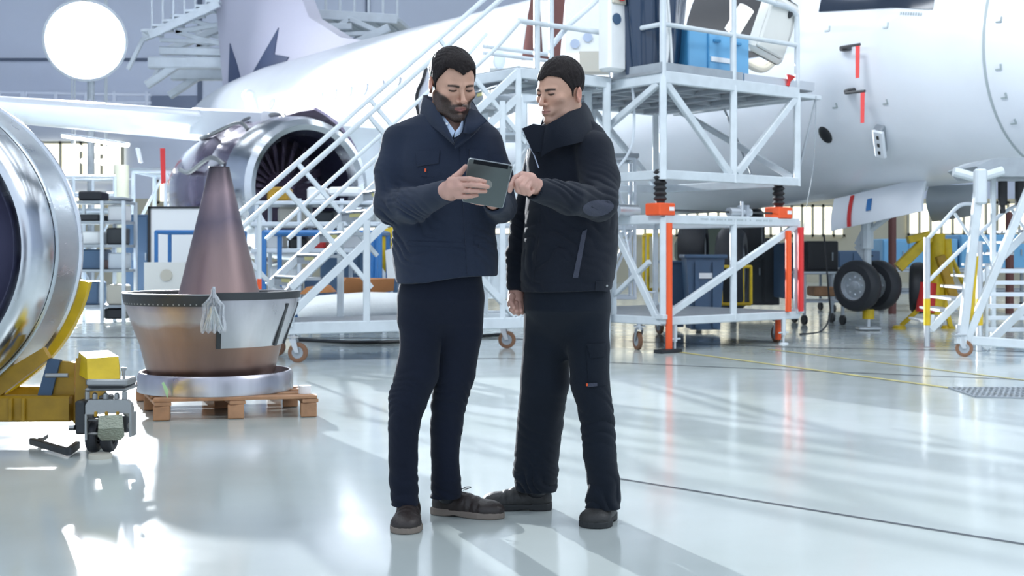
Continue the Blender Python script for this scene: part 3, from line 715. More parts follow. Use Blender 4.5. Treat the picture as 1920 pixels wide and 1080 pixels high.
def heat_mat(name, stops, rough=.3, metal=.9, stripes=1.0):
    m = bpy.data.materials.new(name); m.use_nodes = True; nt = m.node_tree; N = nt.nodes; L = nt.links; b = N['Principled BSDF']
    tc = N.new('ShaderNodeTexCoord'); sp = N.new('ShaderNodeSeparateXYZ'); L.new(tc.outputs['Generated'], sp.inputs[0])
    nn = N.new('ShaderNodeTexNoise'); nn.inputs['Scale'].default_value = 2.2; nn.inputs['Detail'].default_value = 5; L.new(tc.outputs['Generated'], nn.inputs['Vector'])
    ad = N.new('ShaderNodeMath'); ad.operation = 'MULTIPLY_ADD'; L.new(nn.outputs['Fac'], ad.inputs[0]); ad.inputs[1].default_value = .28; L.new(sp.outputs['Z'], ad.inputs[2])
    sb = N.new('ShaderNodeMath'); sb.operation = 'SUBTRACT'; L.new(ad.outputs[0], sb.inputs[0]); sb.inputs[1].default_value = .14
    cr = N.new('ShaderNodeValToRGB'); e = cr.color_ramp.elements
    while len(e) > 1: e.remove(e[-1])
    e[0].position = stops[0][0]; e[0].color = (*stops[0][1], 1)
    for p, c in stops[1:]:
        q = e.new(p); q.color = (*c, 1)
    L.new(sb.outputs[0], cr.inputs['Fac']); 
    mp = N.new('ShaderNodeMapping'); mp.inputs['Scale'].default_value = (9, 9, .5); L.new(tc.outputs['Object'], mp.inputs['Vector'])
    n2 = N.new('ShaderNodeTexNoise'); n2.inputs['Scale'].default_value = 1.; n2.inputs['Detail'].default_value = 5; L.new(mp.outputs[0], n2.inputs['Vector'])
    mr = N.new('ShaderNodeMapRange'); mr.inputs['To Min'].default_value = 1 - .28 * stripes; mr.inputs['To Max'].default_value = 1 + .22 * stripes; L.new(n2.outputs['Fac'], mr.inputs['Value'])
    mu = N.new('ShaderNodeVectorMath'); mu.operation = 'SCALE'; L.new(cr.outputs[0], mu.inputs[0]); L.new(mr.outputs[0], mu.inputs['Scale'])
    L.new(mu.outputs[0], b.inputs['Base Color']); b.inputs['Metallic'].default_value = metal
    m2 = N.new('ShaderNodeMapRange'); m2.inputs['To Min'].default_value = rough - .06; m2.inputs['To Max'].default_value = rough + .16; L.new(n2.outputs['Fac'], m2.inputs['Value']); L.new(m2.outputs[0], b.inputs['Roughness'])
    bu = N.new('ShaderNodeBump'); bu.inputs['Strength'].default_value = .12; bu.inputs['Distance'].default_value = .01; L.new(n2.outputs['Fac'], bu.inputs['Height']); L.new(bu.outputs[0], b.inputs['Normal'])
    return m
MN = heat_mat('heat stained nozzle steel', [(0, (.30, .29, .34)), (.12, (.24, .16, .14)), (.5, (.29, .185, .14)), (.66, (.33, .23, .185)), (.72, (.46, .42, .42)), (.85, (.44, .38, .38)), (1, (.2, .19, .24))], .30)
MC = heat_mat('brown violet cone steel', [(0, (.34, .24, .20)), (.35, (.36, .25, .23)), (.6, (.26, .19, .19)), (.75, (.15, .125, .155)), (.86, (.25, .19, .21)), (1, (.05, .045, .055))], .38, .85)
MR = heat_mat('scratched silver ring', [(0, (.55, .56, .58)), (1, (.46, .45, .50))], .26)
RT = .565; RB = .405; ZB = .24; ZT = CAMZ + (HY - 548) / F * 8.5
ZT = .775
MB().lathe([(RB, ZB - .05), (RB + .004, ZB), (RB + .055, ZB + .2), (RT - .02, ZT - .10), (RT - .006, ZT - .03), (RT - .016, ZT - .03), (RT - .03, ZT - .10), (RB + .045, ZB + .2), (RB - .01, ZB), (RB - .012, ZB - .05)], (NZ.x, NZ.y, 0), n=96).build('shell', MN, nz)
MB().lathe([(RT - .030, ZT - .07), (RT - .009, ZT - .068), (RT + .002, ZT - .03), (RT + .004, ZT), (RT - .012, ZT + .004), (RT - .03, ZT), (RT - .034, ZT - .07)], (NZ.x, NZ.y, 0), n=96).build('rim', M['dark_steel'], nz)
MB().lathe([(RT - .012, ZT + .002), (RT + .006, ZT + .002), (RT + .006, ZT + .010), (RT - .012, ZT + .010), (RT - .012, ZT + .002)], (NZ.x, NZ.y, 0), n=96).build('rim_lip', M['steel'], nz)
b = MB()
for k in range(96):
    a = 2 * PI * k / 96; b.ball((NZ.x + (RT - .008) * math.cos(a), NZ.y + (RT - .008) * math.sin(a), ZT - .055), .006, 6, 4)
b.build('rim_rivets', M['steel'], nz)['kind'] = 'stuff'
SA0 = math.radians(175)
# overlapping sleeve on the right half of the shell
MB().lathe([(RB + .062, ZB + .2), (RT - .005, ZT - .09), (RT + .006, ZT - .03), (RT + .012, ZT + .012), (RT, ZT + .014)], (NZ.x, NZ.y, 0), n=48, a0=SA0, a1=SA0 + 1.35, up=Vector((0, 1, 0))).build('rim_sleeve', MR, nz)
MB().lathe([(RT + .009, ZT - .030), (RT + .016, ZT - .028), (RT + .020, ZT + .018), (RT - .004, ZT + .020), (RT - .004, ZT + .012)], (NZ.x, NZ.y, 0), n=48, a0=SA0 - .02, a1=SA0 + 1.38, up=Vector((0, 1, 0))).build('sleeve_rim', M['dark_steel'], nz)
for a_ in (SA0, SA0 + .42, SA0 + 1.34):
    f_ = lambda r, z: Vector((NZ.x - r * math.cos(a_), NZ.y + r * math.sin(a_), z))
    MB().bar(f_(RB + .070, ZB + .2), f_(RT + .002, ZT - .06), .03, .012).build('sleeve_seam', M['dark_steel'], nz)
br = thing('base_ring', 'shallow scratched metal ring on the pallet around the nozzle foot', 'ring', (NZ.x + .02, NZ.y, PT))
MB().lathe([(.49, PT), (.505, PT), (.505, PT + .10), (.49, PT + .125), (.478, PT + .125), (.478, PT + .01), (.44, PT + .006), (.44, PT)], (NZ.x + .03, NZ.y, 0), n=96).build('ring_wall', MR, br)
CNx = at(411, 0, 8.5).x; ZAP = CAMZ + (HY - 313) / F * 8.5
cone = thing('exhaust_cone', 'tall brown flared exhaust cone standing inside the nozzle', 'exhaust cone', (CNx, NZ.y, PT))
def cr_(z):   # flared profile radius
    tt = (ZAP - z) / (ZAP - .78); return .062 + .21 * tt ** 1.0 + .012 * math.sin(min(tt, 1) * PI) * -1
MB().lathe([(.066, ZAP), (.070, ZAP - .004)] + [(.066 + .245 * (k / 14) ** 1.05, ZAP - (ZAP - PT) * k / 14 * .70 ) for k in range(15)] + [(.32, PT + .15), (.33, PT), (.30, PT)], (CNx, NZ.y, 0), n=72).build('cone_skin', MC, cone, smooth=50)
MB().lathe([(.066, ZAP), (.050, ZAP), (.045, ZAP - .06), (.001, ZAP - .06)], (CNx, NZ.y, 0), n=32).build('cone_cap', M['dark_steel'], cone)
MB().tube([(CNx + .03, NZ.y - .04, ZAP - .06), (CNx + .03, NZ.y - .04, ZAP + .012)], .008).build('vent_tube', M['alu'], cone)
# plastic bag of bolts hanging on the nozzle rim
bgc = at(400, 585, NZ.y - RT - .03)
plastic = mat('clear plastic film', (.85, .88, .92), .12, spec=.8, alpha=.38, bump=1.0, bscale=14, bstretch=(3, 3, 1))
bg = thing('plastic_bag', 'crumpled clear plastic bag of fasteners tied to the nozzle rim', 'plastic bag', (bgc.x, bgc.y, bgc.z))
rws = []
for i in range(15):
    v = i / 14; py = 543 + 80 * v; hw = (4 if v < .12 else 4 + (v - .12) * 70) if v < .35 else 22 + 2 * math.sin(v * 9)
    rws.append([at(400 + hw * (j / 10 - 1), py + 3 * math.sin(j * 1.3), NZ.y - RT - .035 - .03 * math.sin(j / 20 * PI) * min(1, v * 2) - .012 * math.sin(j * 1.9 + v * 6) + (.06 * (v) if v > .3 else 0)) for j in range(21)])
MB().grid(rws, .003).build('film', plastic, bg)
b = MB()
for k in range(9): b.tube([at(382 + 4.5 * k, 618, NZ.y - RT + .0), at(396 + 1.0 * k, 575 + 3 * (k % 3), NZ.y - RT - .05)], .006, 6)
b.build('fasteners', M['alu'], bg)
MB().tube([at(400, 560, NZ.y - RT - .04), at(401, 538, NZ.y - RT - .03)], .009).build('bag_neck', M['alu'], bg)
gt = [at(303, 718, NZ.y - .50), at(307, 716, NZ.y - .50), at(316, 732, NZ.y - .5), at(314, 748, NZ.y - .5)]
tag(MB().prism(gt, (0, .002, 0)).build('paper_tag', mat('pale green paper', (.45, .75, .42), .6), loc=gt[3]), 'small pale green paper tag hanging at the ring, left side of the pallet', 'tag')
rl = pp_(PW - .06, .12, .14)
tag(MB().lathe([(.018, 0), (.04, 0), (.04, .05), (.018, .05), (.018, 0)], rl, n=28).build('tape_roll', M['paper'], loc=rl), 'roll of white tape at the front right corner of the pallet', 'tape roll')
# ================================================================== docking platform, right of the men
DR = Vector((.777, .629, 0)); DL = Vector((-.629, .777, 0)); N0 = at(1243, 0, 13.5); N0.z = 0
def pf(a, b, z): return N0 + DR * a + DL * b + Vector((0, 0, z))
LR = 2.22; LL = 2.3
dock = thing('docking_platform', 'white two-level docking platform with orange jacks beside the aircraft door', 'work platform', pf(0, 0, 0))
def bar_(p, q, w, n, h=None, m='white_paint', parent=None, up=Vector((0, 0, 1))): return MB().bar(p, q, w, h, up).build(n, M[m], parent or dock)
C4 = [(0, 0), (LR, 0), (LR, LL), (0, LL)]
for zz, hh in ((.325, .09), (1.40, .10), (1.87, .10), (2.90, .13)):
    for i in range(4):
        (a, b), (c, d) = C4[i], C4[(i + 1) % 4]; bar_(pf(a, b, zz), pf(c, d, zz), .07, 'frame_rail', hh)
MB().box(pf(LR / 2, LL / 2, .36), (LR, LL, .02), m=Matrix((DR, DL, Vector((0, 0, 1)))).transposed()).build('lower_deck', M['deck'], dock)
DM = Matrix((DR, DL, Vector((0, 0, 1)))).transposed()
MB().box(pf(LR / 2 + .12, LL / 2, 2.955), (LR + .34, LL, .03), m=DM).build('upper_deck', M['deck'], dock)
MB().box(pf(.60, -.01, 3.00), (1.3, .02, .11), m=DM).build('toe_board', M['grey_paint'], dock); MB().box(pf(-.01, .4, 3.0), (.02, .8, .11), m=DM).build('toe_board', M['grey_paint'], dock)
MB().box(pf(1.9, -.01, 3.0), (1.25, .02, .10), m=DM).build('toe_board', M['alu'], dock)
bar_(pf(LR, .0, 2.88), pf(LR + .42, .0, 2.88), .05, 'deck_bracket'); bar_(pf(LR + .35, 0, 2.88), pf(LR + .35, LL, 2.88), .05, 'deck_bracket')
for a, b in C4 + [(LR / 2, 0), (LR / 2, LL)]:
    if (a, b) != (0, LL): bar_(pf(a, b, .3), pf(a, b, 1.42), .07, 'post')
    bar_(pf(a, b, 1.82), pf(a, b, 2.9), .075, 'post')
bar_(pf(0, .75, .3), pf(0, .75, 1.42), .06, 'post'); bar_(pf(.0, 1.25, .3), pf(0, 1.25, 1.42), .06, 'post'); bar_(pf(0, LL, .3), pf(0, LL, 1.42), .07, 'post')
# braces
bar_(pf(.03, 0, .37), pf(LR, 0, 1.37), .055, 'brace', .075); bar_(pf(.0, LL, .40), pf(LR * .8, LL, 1.37), .055, 'brace', .075)
bar_(pf(0, .10, .37), pf(0, .78, 1.37), .055, 'brace', .075); bar_(pf(0, 1.0, .40), pf(0, .2, .95), .05, 'brace')
bar_(pf(.04, 0, 2.84), pf(LR / 2 - .06, 0, 1.92), .06, 'brace', .08); bar_(pf(LR - .04, 0, 2.84), pf(LR / 2 + .06, 0, 1.92), .06, 'brace', .08)
bar_(pf(.04, LL, 1.92), pf(LR / 2, LL, 2.84), .06, 'brace', .07); bar_(pf(LR, LL, 1.92), pf(LR / 2, LL, 2.84), .06, 'brace', .07)
bar_(pf(0, .06, 2.84), pf(0, LL * .8, 1.92), .06, 'brace', .07); bar_(pf(LR, .06, 1.92), pf(LR, LL * .8, 2.84), .06, 'brace', .07)
for k in range(5): bar_(pf(LR * (k + .5) / 5, 0, 2.86), pf(LR * (k + .5) / 5, LL, 2.86), .05, 'deck_joist', m='grey_paint')
for k in range(3): bar_(pf(0, LL * (k + 1) / 4, 2.87), pf(LR, LL * (k + 1) / 4, 2.87), .05, 'deck_joist', m='grey_paint')
# guard rails
for a, b in ((0, 0), (LR / 2, 0)): MB().tube([pf(a, b, 2.9), pf(a, b, 4.15)], .036).build('rail_post', M['white_paint'], dock)
MB().tube(curve_pts([pf(LR, 0, 2.9), pf(LR, 0, 3.7), pf(LR - .03, 0, 3.82), pf(LR - .15, 0, 3.88), pf(LR - .4, 0, 3.9)], 5), .032).build('rail_post', M['white_paint'], dock)
MB().tube([pf(0, 0, 3.46), pf(LR, 0, 3.46)], .026).build('guard_rail', M['white_paint'], dock); MB().tube([pf(0, 0, 4.05), pf(LR - .4, 0, 3.9)], .026).build('guard_rail', M['white_paint'], dock)
MB().tube([pf(0, 0, 3.46), pf(0, .75, 3.46), pf(-1.28, .75, 3.44)], .026).build('guard_rail', M['white_paint'], dock)
MB().tube([pf(0, .75, 2.9), pf(0, .75, 4.1)], .03).build('rail_post', M['white_paint'], dock)
for a, b in ((0, 0), (LR, 0), (0, LL), (LR, LL)):
    MB().box(pf(a, b, .37) + DR * (.09 if a == 0 else -.09) * 0, (.12, .12, .05), m=DM, bev=.005).build('corner_gusset', M['white_paint'], dock)
# orange jack poles, blocks, bellows
for a, b, m, z0, z1 in ((.04, -.05, 'orange', .01, 1.36), (LR - .22, -.05, 'orange', .37, 1.30), (LR - .02, -.07, 'red', .37, 1.34), (-.03, 1.02, 'red', .5, 1.25), (LR - .22, .10, 'orange', .04, .3)):
    MB().tube([pf(a, b, z0), pf(a, b, z1)], .036).build('jack_pole', M[m], dock)
for a in (.02, LR - .26):
    bo = MB().box(pf(a, .06, 1.505), (.24, .22, .13), m=DM, bev=.01).build('jack_block', M['orange'], dock)
    MB().box(pf(a + .06, -.052, 1.51), (.07, .006, .04), m=DM).build('block_label', M['label_white'], bo)
    pr = [(.05, 0)]
    for k in range(12): pr += [(.075 if k % 2 else .05, .02 + .028 * k)]
    pr.append((.045, .36)); MB().lathe(pr, pf(a, .06, 1.57), n=20).build('bellows', M['rubber'], dock)
MB().tube([pf(.14, .06, 1.50), pf(LR - .38, .06, 1.50)], .012).build('drive_shaft', M['dark_steel'], dock)
MB().tube([pf(1.1, .06, 1.50), pf(1.45, .06, 1.50)], .05, 14).box(pf(1.35, .06, 1.5), (.04, .14, .16), m=DM).tube([pf(1.28, .02, 1.45), pf(1.28, .02, 1.62)], .02).build('gearbox', M['alu'], dock)
MB().box(pf(-.1, .7, 1.50), (.35, .3, .12), m=DM, bev=.04).tube([pf(-.2, .5, 1.5), pf(.1, .5, 1.5)], .07, 16).build('motor', M['alu'], dock)
# casters and feet
def caster(c, parent, dirv, r=.085, name='caster'):
    c = Vector(c); d = Vector(dirv).normalized(); ax = Vector((-d.y, d.x, 0)); wc = c + d * .05; wc.z = r
    o = MB().box((c.x, c.y, 2 * r + .055), (.12, .12, .015), bev=.003).tube([(c.x, c.y, 2 * r + .05), (c.x, c.y, 2 * r + .02)], .035)
    o.lathe([(.001, 0), (.03, 0), (.03, .1), (.001, .1)], (c.x, c.y, 2 * r + .05), n=12)
    for s in (-1, 1): o.prism([c + ax * (s * .034) + Vector((0, 0, 2 * r + .03)) - d * .03, c + ax * (s * .034) + Vector((0, 0, 2 * r + .03)) + d * .04, wc + ax * (s * .034) + d * .02, wc + ax * (s * .034) - d * .02], ax * .004 * s)
    o = o.build(name, M['alu'], parent)
    MB().lathe([(r * .6, -.02), (r * .8, -.024), (r, -.018), (r, .018), (r * .8, .024), (r * .6, .02)], wc, ax, n=28).build('tread', M['wheel_pu'], o)
    MB().lathe([(.001, -.02), (r * .62, -.02), (r * .62, .02), (.001, .02)], wc, ax, n=20).build('wheel_core', M['grey_paint'], o)
for a, b in ((.0, .35), (LR - .15, .15), (.1, LL - .2), (LR - .1, LL - .2)): caster(pf(a, b, 0), dock, DL + DR * .4, .10)
for a, b in ((.18, -.0), (LR - .28, -.03), (.2, LL)):
    MB().tube([pf(a, b, .30), pf(a, b, .10)], .025).tube([pf(a, b, .12), pf(a, b, .02)], .012).lathe([(.001, 0), (.06, 0), (.05, .015), (.001, .02)], pf(a, b, 0), n=20).tube([pf(a, b, .13) - DR * .08, pf(a, b, .13) + DR * .08], .01).build('levelling_foot', M['white_paint'], dock)
MB().box(pf(-.05, -.12, .02), (.30, .12, .035), m=DM).build('wheel_chock', M['black'], dock)
# small printed line on the top rail
mk = MB(); random.seed(3)
for k in range(46):
    if random.random() < .82: mk.box(pf(.55 + .026 * k, -.0365, 1.41), (.016, .002, .022 * random.uniform(.7, 1)), m=DM)
mk.build('rail_lettering', M['hull_seam'], dock)
# cables
MB().tube(curve_pts([pf(-.05, .8, 2.9), pf(.02, .55, 2.9), pf(.06, .5, 2.7), pf(.04, .52, 2.2), pf(-.1, .7, 1.9), pf(-.25, .9, 1.8)], 8), .016, 8).build('air_hose', M['white_far'], dock)
MB().tube(curve_pts([pf(.0, .6, 1.35), pf(.05, .5, .9), pf(.2, .5, .65), pf(.6, .7, .6)], 8), .012, 8).build('air_hose', M['white_far'], dock)
MB().tube(curve_pts([at(1530, 180, 14.9), at(1526, 300, 15.0), at(1512, 390, 15.1), at(1508, 420, 15.2), at(1500, 560, 15.3), fl(1495, 620)], 8), .005, 6).build('hanging_cable', M['grey_paint'], dock)
MB().tube([pf(LR + .35, 0, 2.86), pf(LR + .05, 0, 2.05)], .014).tube([pf(LR + .30, LL * .6, 2.86), pf(LR + .0, LL * .3, 2.0)], .014).build('tie_rod', M['grey_paint'], dock)

# ================================================================== landing and mobile staircase
T0 = Vector((.07, 13.2, 0)); SD = Vector((.906, .423, 0)).normalized(); SW = Vector((-.423, .906, 0)).normalized(); WS = .85
F0 = T0 - SD * 2.404
def sp(s, w, z): return F0 + SD * s + SW * w + Vector((0, 0, z))
stair = thing('mobile_staircase', 'white mobile staircase climbing to the right behind the bearded man', 'staircase', sp(0, 0, 0))
def sb(p, q, w, n, h=None, m='white_paint'): return MB().bar(p, q, w, h).build(n, M[m], stair)
def tb_(pts, r, n, m='white_paint'): return MB().tube(pts, r, 10).build(n, M[m], stair)
for w in (0, WS):
    sb(sp(0, w, .71), sp(2.404, w, 2.92), .045, 'stringer', .075); sb(sp(-.02, w, .44), sp(2.404, w, 2.66), .045, 'truss_chord', .075)
    tb_(curve_pts([sp(-.52, w, 1.235), sp(1.0, w, 2.585), sp(2.0, w, 3.465), sp(2.42, w, 3.84)], 4), .026, 'handrail')
    tb_([sp(-.02, w, 1.18), sp(2.15, w, 3.14), sp(2.42, w, 3.44)], .021, 'mid_rail')
    for s in ((-.05, .78, 1.62) if w == 0 else (-.48, .30, 1.08, 1.86)):
        zt = 1.70 + .883 * s; sb(sp(s, w, zt), sp(s + .46, w, zt - .50), .04, 'rail_strut', .045); sb(sp(s + .46, w, zt - .50), sp(s + .86, w, max(zt - .95, .5)), .04, 'rail_strut', .045)
    sb(sp(-.03, w, .325), sp(2.7, w, .325), .07, 'base_rail', .115)
    sb(sp(.76, w, .36), sp(.76, w, 1.36), .065, 'post'); sb(sp(2.22, w, .36), sp(2.22, w, 2.6), .06, 'post'); sb(sp(2.40, w, .36), sp(2.40, w, 2.94), .065, 'post')
    sb(sp(1.25, w, 1.5), sp(2.36, w, .40), .055, 'brace', .07); sb(sp(0, w, .34), sp(0, w, .48), .06, 'foot_plate', .1)
tb_([sp(-.30, 0, 1.43), sp(-.30, 0, .80)], .022, 'handrail_end'); tb_([sp(-.30, 0, .80), sp(-.30, 0, .52)], .0225, 'orange_tip', 'orange')
for s in (-.03, 1.3, 2.7): sb(sp(s, 0, .325), sp(s, WS, .325), .07, 'cross_rail', .1)
MB().prism([sp(.1, 0, .375), sp(1.5, 0, .375), sp(1.5, WS, .375), sp(.1, WS, .375)], (0, 0, .012)).build('base_deck', M['deck'], stair)
for k in range(10):
    s = .06 + .235 * k; z = .71 + .92 * s + .045
    tr = MB().prism([sp(s, 0, z), sp(s + .24, 0, z), sp(s + .24, WS, z), sp(s, WS, z)], (0, 0, -.03)).prism([sp(s, 0, z), sp(s, WS, z), sp(s, WS, z - .09), sp(s, 0, z - .09)], SD * .012).build('tread', M['deck'], stair)
    MB().prism([sp(s - .003, .22, z - .02), sp(s - .003, .55, z - .02), sp(s - .003, .55, z - .055), sp(s - .003, .22, z - .055)], SD * .003).build('caution_strip', M['caution'], tr)
    MB().tube([sp(s, .02, z), sp(s, WS - .02, z)], .012, 8).build('nosing', M['grey_paint'], tr)
for s, w in ((.03, .02), (2.6, .02), (.03, WS - .02), (2.6, WS - .02)): caster(sp(s, w, 0), stair, SD * .7 - SW * .5, .095)
# landing
def ld(a, b, z): return T0 + DR * a + DL * b + Vector((0, 0, z))
land = thing('stair_landing', 'white stair landing with railings behind the clean-shaven man\'s head', 'landing', ld(1.28, 0, 0))
def lb(p, q, w, n, h=None, m='white_paint'): return MB().bar(p, q, w, h).build(n, M[m], land)
for i, (p, q) in enumerate((((0, 0), (1.28, 0)), ((1.28, 0), (1.28, .95)), ((1.28, .95), (0, .95)), ((0, .95), (0, 0)))): lb(ld(*p, 2.90), ld(*q, 2.90), .06, 'frame_rail', .11)
MB().prism([ld(0, 0, 2.95), ld(1.28, 0, 2.95), ld(1.28, .95, 2.95), ld(0, .95, 2.95)], (0, 0, .02)).build('landing_deck', M['deck'], land)
for a, b in ((1.24, 0), (1.24, .95), (0, .95)): lb(ld(a, b, 0), ld(a, b, 2.9), .085, 'post'); 
lb(ld(1.24, .3, 0), ld(1.24, .3, 2.9), .08, 'post')
for a in (.26, .46): MB().tube([ld(a, .02, 2.9), ld(a, .02, 4.2)], .035 if a < .3 else .028).build('rail_post', M['white_paint'], land)
MB().tube([ld(0, 0, 3.44), ld(1.28, 0, 3.44)], .026).build('guard_rail', M['white_paint'], land)
MB().tube([ld(0, .6, 3.25), ld(.9, .6, 3.25)], .022).tube([ld(0, .6, 3.18), ld(.9, .6, 3.18)], .02).build('guard_rail', M['white_paint'], land)
MB().tube([at(1031, 91, 13.6), at(1065, 48, 13.7), at(1130, -8, 13.9)], .03).build('hand_rail', M['white_far'], land)
lb(ld(1.2, 0, 1.9), ld(.45, 0, 2.85), .05, 'brace'); lb(ld(1.24, 0, 1.1), ld(1.24, .95, 2.2), .05, 'brace'); lb(ld(0, .95, 1.2), ld(1.24, .95, 2.6), .05, 'brace')
for k in range(3): lb(ld(.1 + .5 * k, 0, 2.84), ld(.1 + .5 * k, .95, 2.84), .04, 'deck_joist', m='grey_paint')
# ---- second dock structure seen through the gaps behind
def scaffold(name, label, px0, px1, Y, z0, z1, dep, nx=2, nz=1, deck=True, w=.05, m='white_far', railh=0, cat='scaffold', diag=True, group=None):
    a = at(px0, 0, Y); c = at(px1, 0, Y); t = thing(name, label, cat, ((a.x + c.x) / 2, Y, 0), group)
    X = [a.x + (c.x - a.x) * i / nx for i in range(nx + 1)]; Z = [z0 + (z1 - z0) * i / nz for i in range(nz + 1)]
    for y in (Y, Y + dep):
        for x in X: MB().tube([(x, y, 0 if z0 < .3 else z0), (x, y, z1 + railh)], w / 2, 8).build('post', M[m], t)
        for z in Z: MB().bar((X[0], y, z), (X[-1], y, z), w, w).build('rail', M[m], t)
        if railh:
            for r in (.5, 1.): MB().tube([(X[0], y, z1 + railh * r), (X[-1], y, z1 + railh * r)], w / 2.4, 8).build('guard_rail', M[m], t)
        if diag:
            for i in range(nx):
                for j in range(nz):
                    p, q = ((X[i], y, Z[j]), (X[i + 1], y, Z[j + 1])) if (i + j) % 2 else ((X[i + 1], y, Z[j]), (X[i], y, Z[j + 1]))
                    MB().tube([p, q], w / 2.6, 8).build('brace', M[m], t)
    for x in (X[0], X[-1]):
        for z in Z: MB().bar((x, Y, z), (x, Y + dep, z), w, w).build('rail', M[m], t)
    if deck: MB().box(((X[0] + X[-1]) / 2, Y + dep / 2, z1 + .03), (abs(X[-1] - X[0]) + .1, dep + .1, .05)).build('deck', M['grey_paint'], t)
    return t
scaffold('work_stand', 'low white work stand under the aircraft belly, left of the orange jack poles', 1075, 1190, 15.6, .5, 2.2, .6, 2, 2, True, .045)
scaffold('work_stand', 'white work stand with grey deck behind the left man\'s right shoulder side, under the fuselage', 905, 1010, 15.0, .3, 2.45, 1.0, 1, 2, True, .05)
# ================================================================== things on the platform
def tbox(name, label, cat, px0, px1, ytop, Y, depth, m, zb=2.97, rot=None, bev=.015):
    a = at(px0, ytop, Y); c = at(px1, ytop, Y); zt = a.z; wd = c.x - a.x
    R = DM
    t = thing(name, label, cat, ((a.x + c.x) / 2, Y, zb)); return t, a, c, zt, wd
# blue case
cs = thing('equipment_case', 'large sky blue equipment case with white sticker on the platform deck', 'case', pf(1.25, .35, 2.97))
def cb(a0, a1, b0, b1, z0, z1, m, n, bev=.01, parent=None): return MB().box(pf((a0 + a1) / 2, (b0 + b1) / 2, (z0 + z1) / 2), (a1 - a0, b1 - b0, z1 - z0), m=DM, bev=bev).build(n, M[m], parent or cs)
cb(.60, 1.62, .20, .74, 2.97, 3.54, 'blue_case', 'case_body', .02); cb(.59, .604, .20, .74, 2.975, 3.53, 'blue_dark_case', 'shaded_end', .002)  # thin darker end face puts that side's shade into the colour
cb(.90, .925, .185, .2, 2.98, 3.52, 'blue_dark_case', 'joint_strip', .002); cb(.96, 1.28, .188, .2, 3.18, 3.235, 'label_white', 'sticker', .001)
cb(1.0, 1.10, .17, .2, 3.40, 3.43, 'blue_dark_case', 'latch', .003); cb(1.35, 1.45, .17, .2, 3.40, 3.43, 'blue_dark_case', 'latch', .003)
# navy draped cover
cv = thing('covered_equipment', 'tall equipment under a glossy dark navy cover on the platform deck', 'covered equipment', pf(.25, .45, 2.97))
rws = []
for i in range(13):
    v = i / 12; z = 2.97 + 1.15 * v; r0 = .30 + .12 * v ** .8; r = []
    for k in range(73):
        a = 2 * PI * k / 72; q = 1 + .05 * math.sin(a * 9 + v * 2) + .035 * math.sin(a * 17 + 1) * (1 - .4 * v)
        r.append(pf(.30 + .02 * v + 1.05 * r0 * q * math.cos(a), .48 + .75 * r0 * q * math.sin(a), z))
    rws.append(r)
rws.append([pf(.3, .48, 4.16)] * 73)
MB().grid(rws).build('cover', M['navy_cover'], cv, smooth=70)
MB().tube(curve_pts([pf(.16, .12, 3.02), pf(.17, .10, 3.3), pf(.12, .10, 3.8), pf(.1, .1, 4.1)], 5), .022).tube(curve_pts([pf(.24, .10, 3.0), pf(.2, .09, 3.4), pf(.15, .09, 3.9)], 5), .018).build('sheen_streak', M['wrap'], cv)  # pale strips stand in for the silvery sheen on the cover
# white control cabinet
cc = thing('control_cabinet', 'narrow white control cabinet with a red button beside the navy cover', 'control cabinet', pf(-.18, .62, 2.97))
MB().box(pf(-.17, .60, 3.43), (.26, .2, .85), m=DM, bev=.03).build('cabinet', M['wrap'], cc)
MB().box(pf(-.17, .49, 3.8), (.2, .03, .16), m=DM, bev=.01).build('button_panel', M['beige'], cc)
MB().lathe([(.001, 0), (.045, 0), (.05, .03), (.001, .05)], pf(-.16, .475, 3.80), -DL, n=20).build('red_button', M['red'], cc)
MB().lathe([(.001, 0), (.06, 0), (.06, .012), (.001, .014)], pf(-.20, .497, 3.56), -DL, n=24).build('dial', M['bin_blue'], cc)
M['hole_blue'] = mat('pale blue hole liner', (.40, .47, .60), .5)
# perforated panels and brown liner beyond the landing
lp = thing('cabin_panel', 'white aircraft side panel with oval window holes leaning beyond the landing rail', 'panel', at(1100, 130, 15.3))
def pan(x0, y0, x1, y1, Y, m, n, parent, th=.03): return MB().prism([at(x0, y1, Y), at(x1, y1, Y), at(x1, y0, Y), at(x0, y0, Y)], (0, th, 0)).build(n, M[m], parent)
pan(1060, -40, 1160, 100, 15.3, 'wrap', 'sheet', lp)
for px, py in ((1078, 82), (1102, 70), (1136, 72)):
    MB().lathe([(.001, 0), (.055, 0), (.055, .01), (.001, .01)], at(px, py, 15.28), (0, -1, 0), n=24).build('window_hole', M['hole_blue'], lp)
pan(1086, 96, 1162, 134, 15.2, 'beige', 'foam_block', lp, .3)
br_ = thing('brown_liner', 'reddish brown cabin liner panel standing behind the landing rails', 'panel', at(1010, 115, 15.5))
MB().prism([at(975, 112, 15.5), at(1050, 112, 15.5), at(1062, -30, 15.5), at(1000, -30, 15.5)], (0, .05, 0)).build('liner', M['brown_panel'], br_)
MB().prism([at(1012, 0, 15.45), at(1034, 0, 15.45), at(1030, 100, 15.45), at(1018, 100, 15.45)], (0, .06, 0)).build('white_post', M['wrap'], br_)
wf = thing('white_bin', 'white open crate with an oval handle hole at the left end of the landing', 'crate', at(945, 130, 15.0))
MB().prism([at(918, 128, 15.0), at(975, 128, 15.0), at(990, 25, 15.0), at(955, 20, 15.0), at(950, 48, 15)], (0, .4, 0)).build('shell', M['wrap'], wf)
MB().ball(at(936, 112, 15.0), .07, sc=(1, .4, 1.7)).build('handle_hole', M['white_far'], wf)
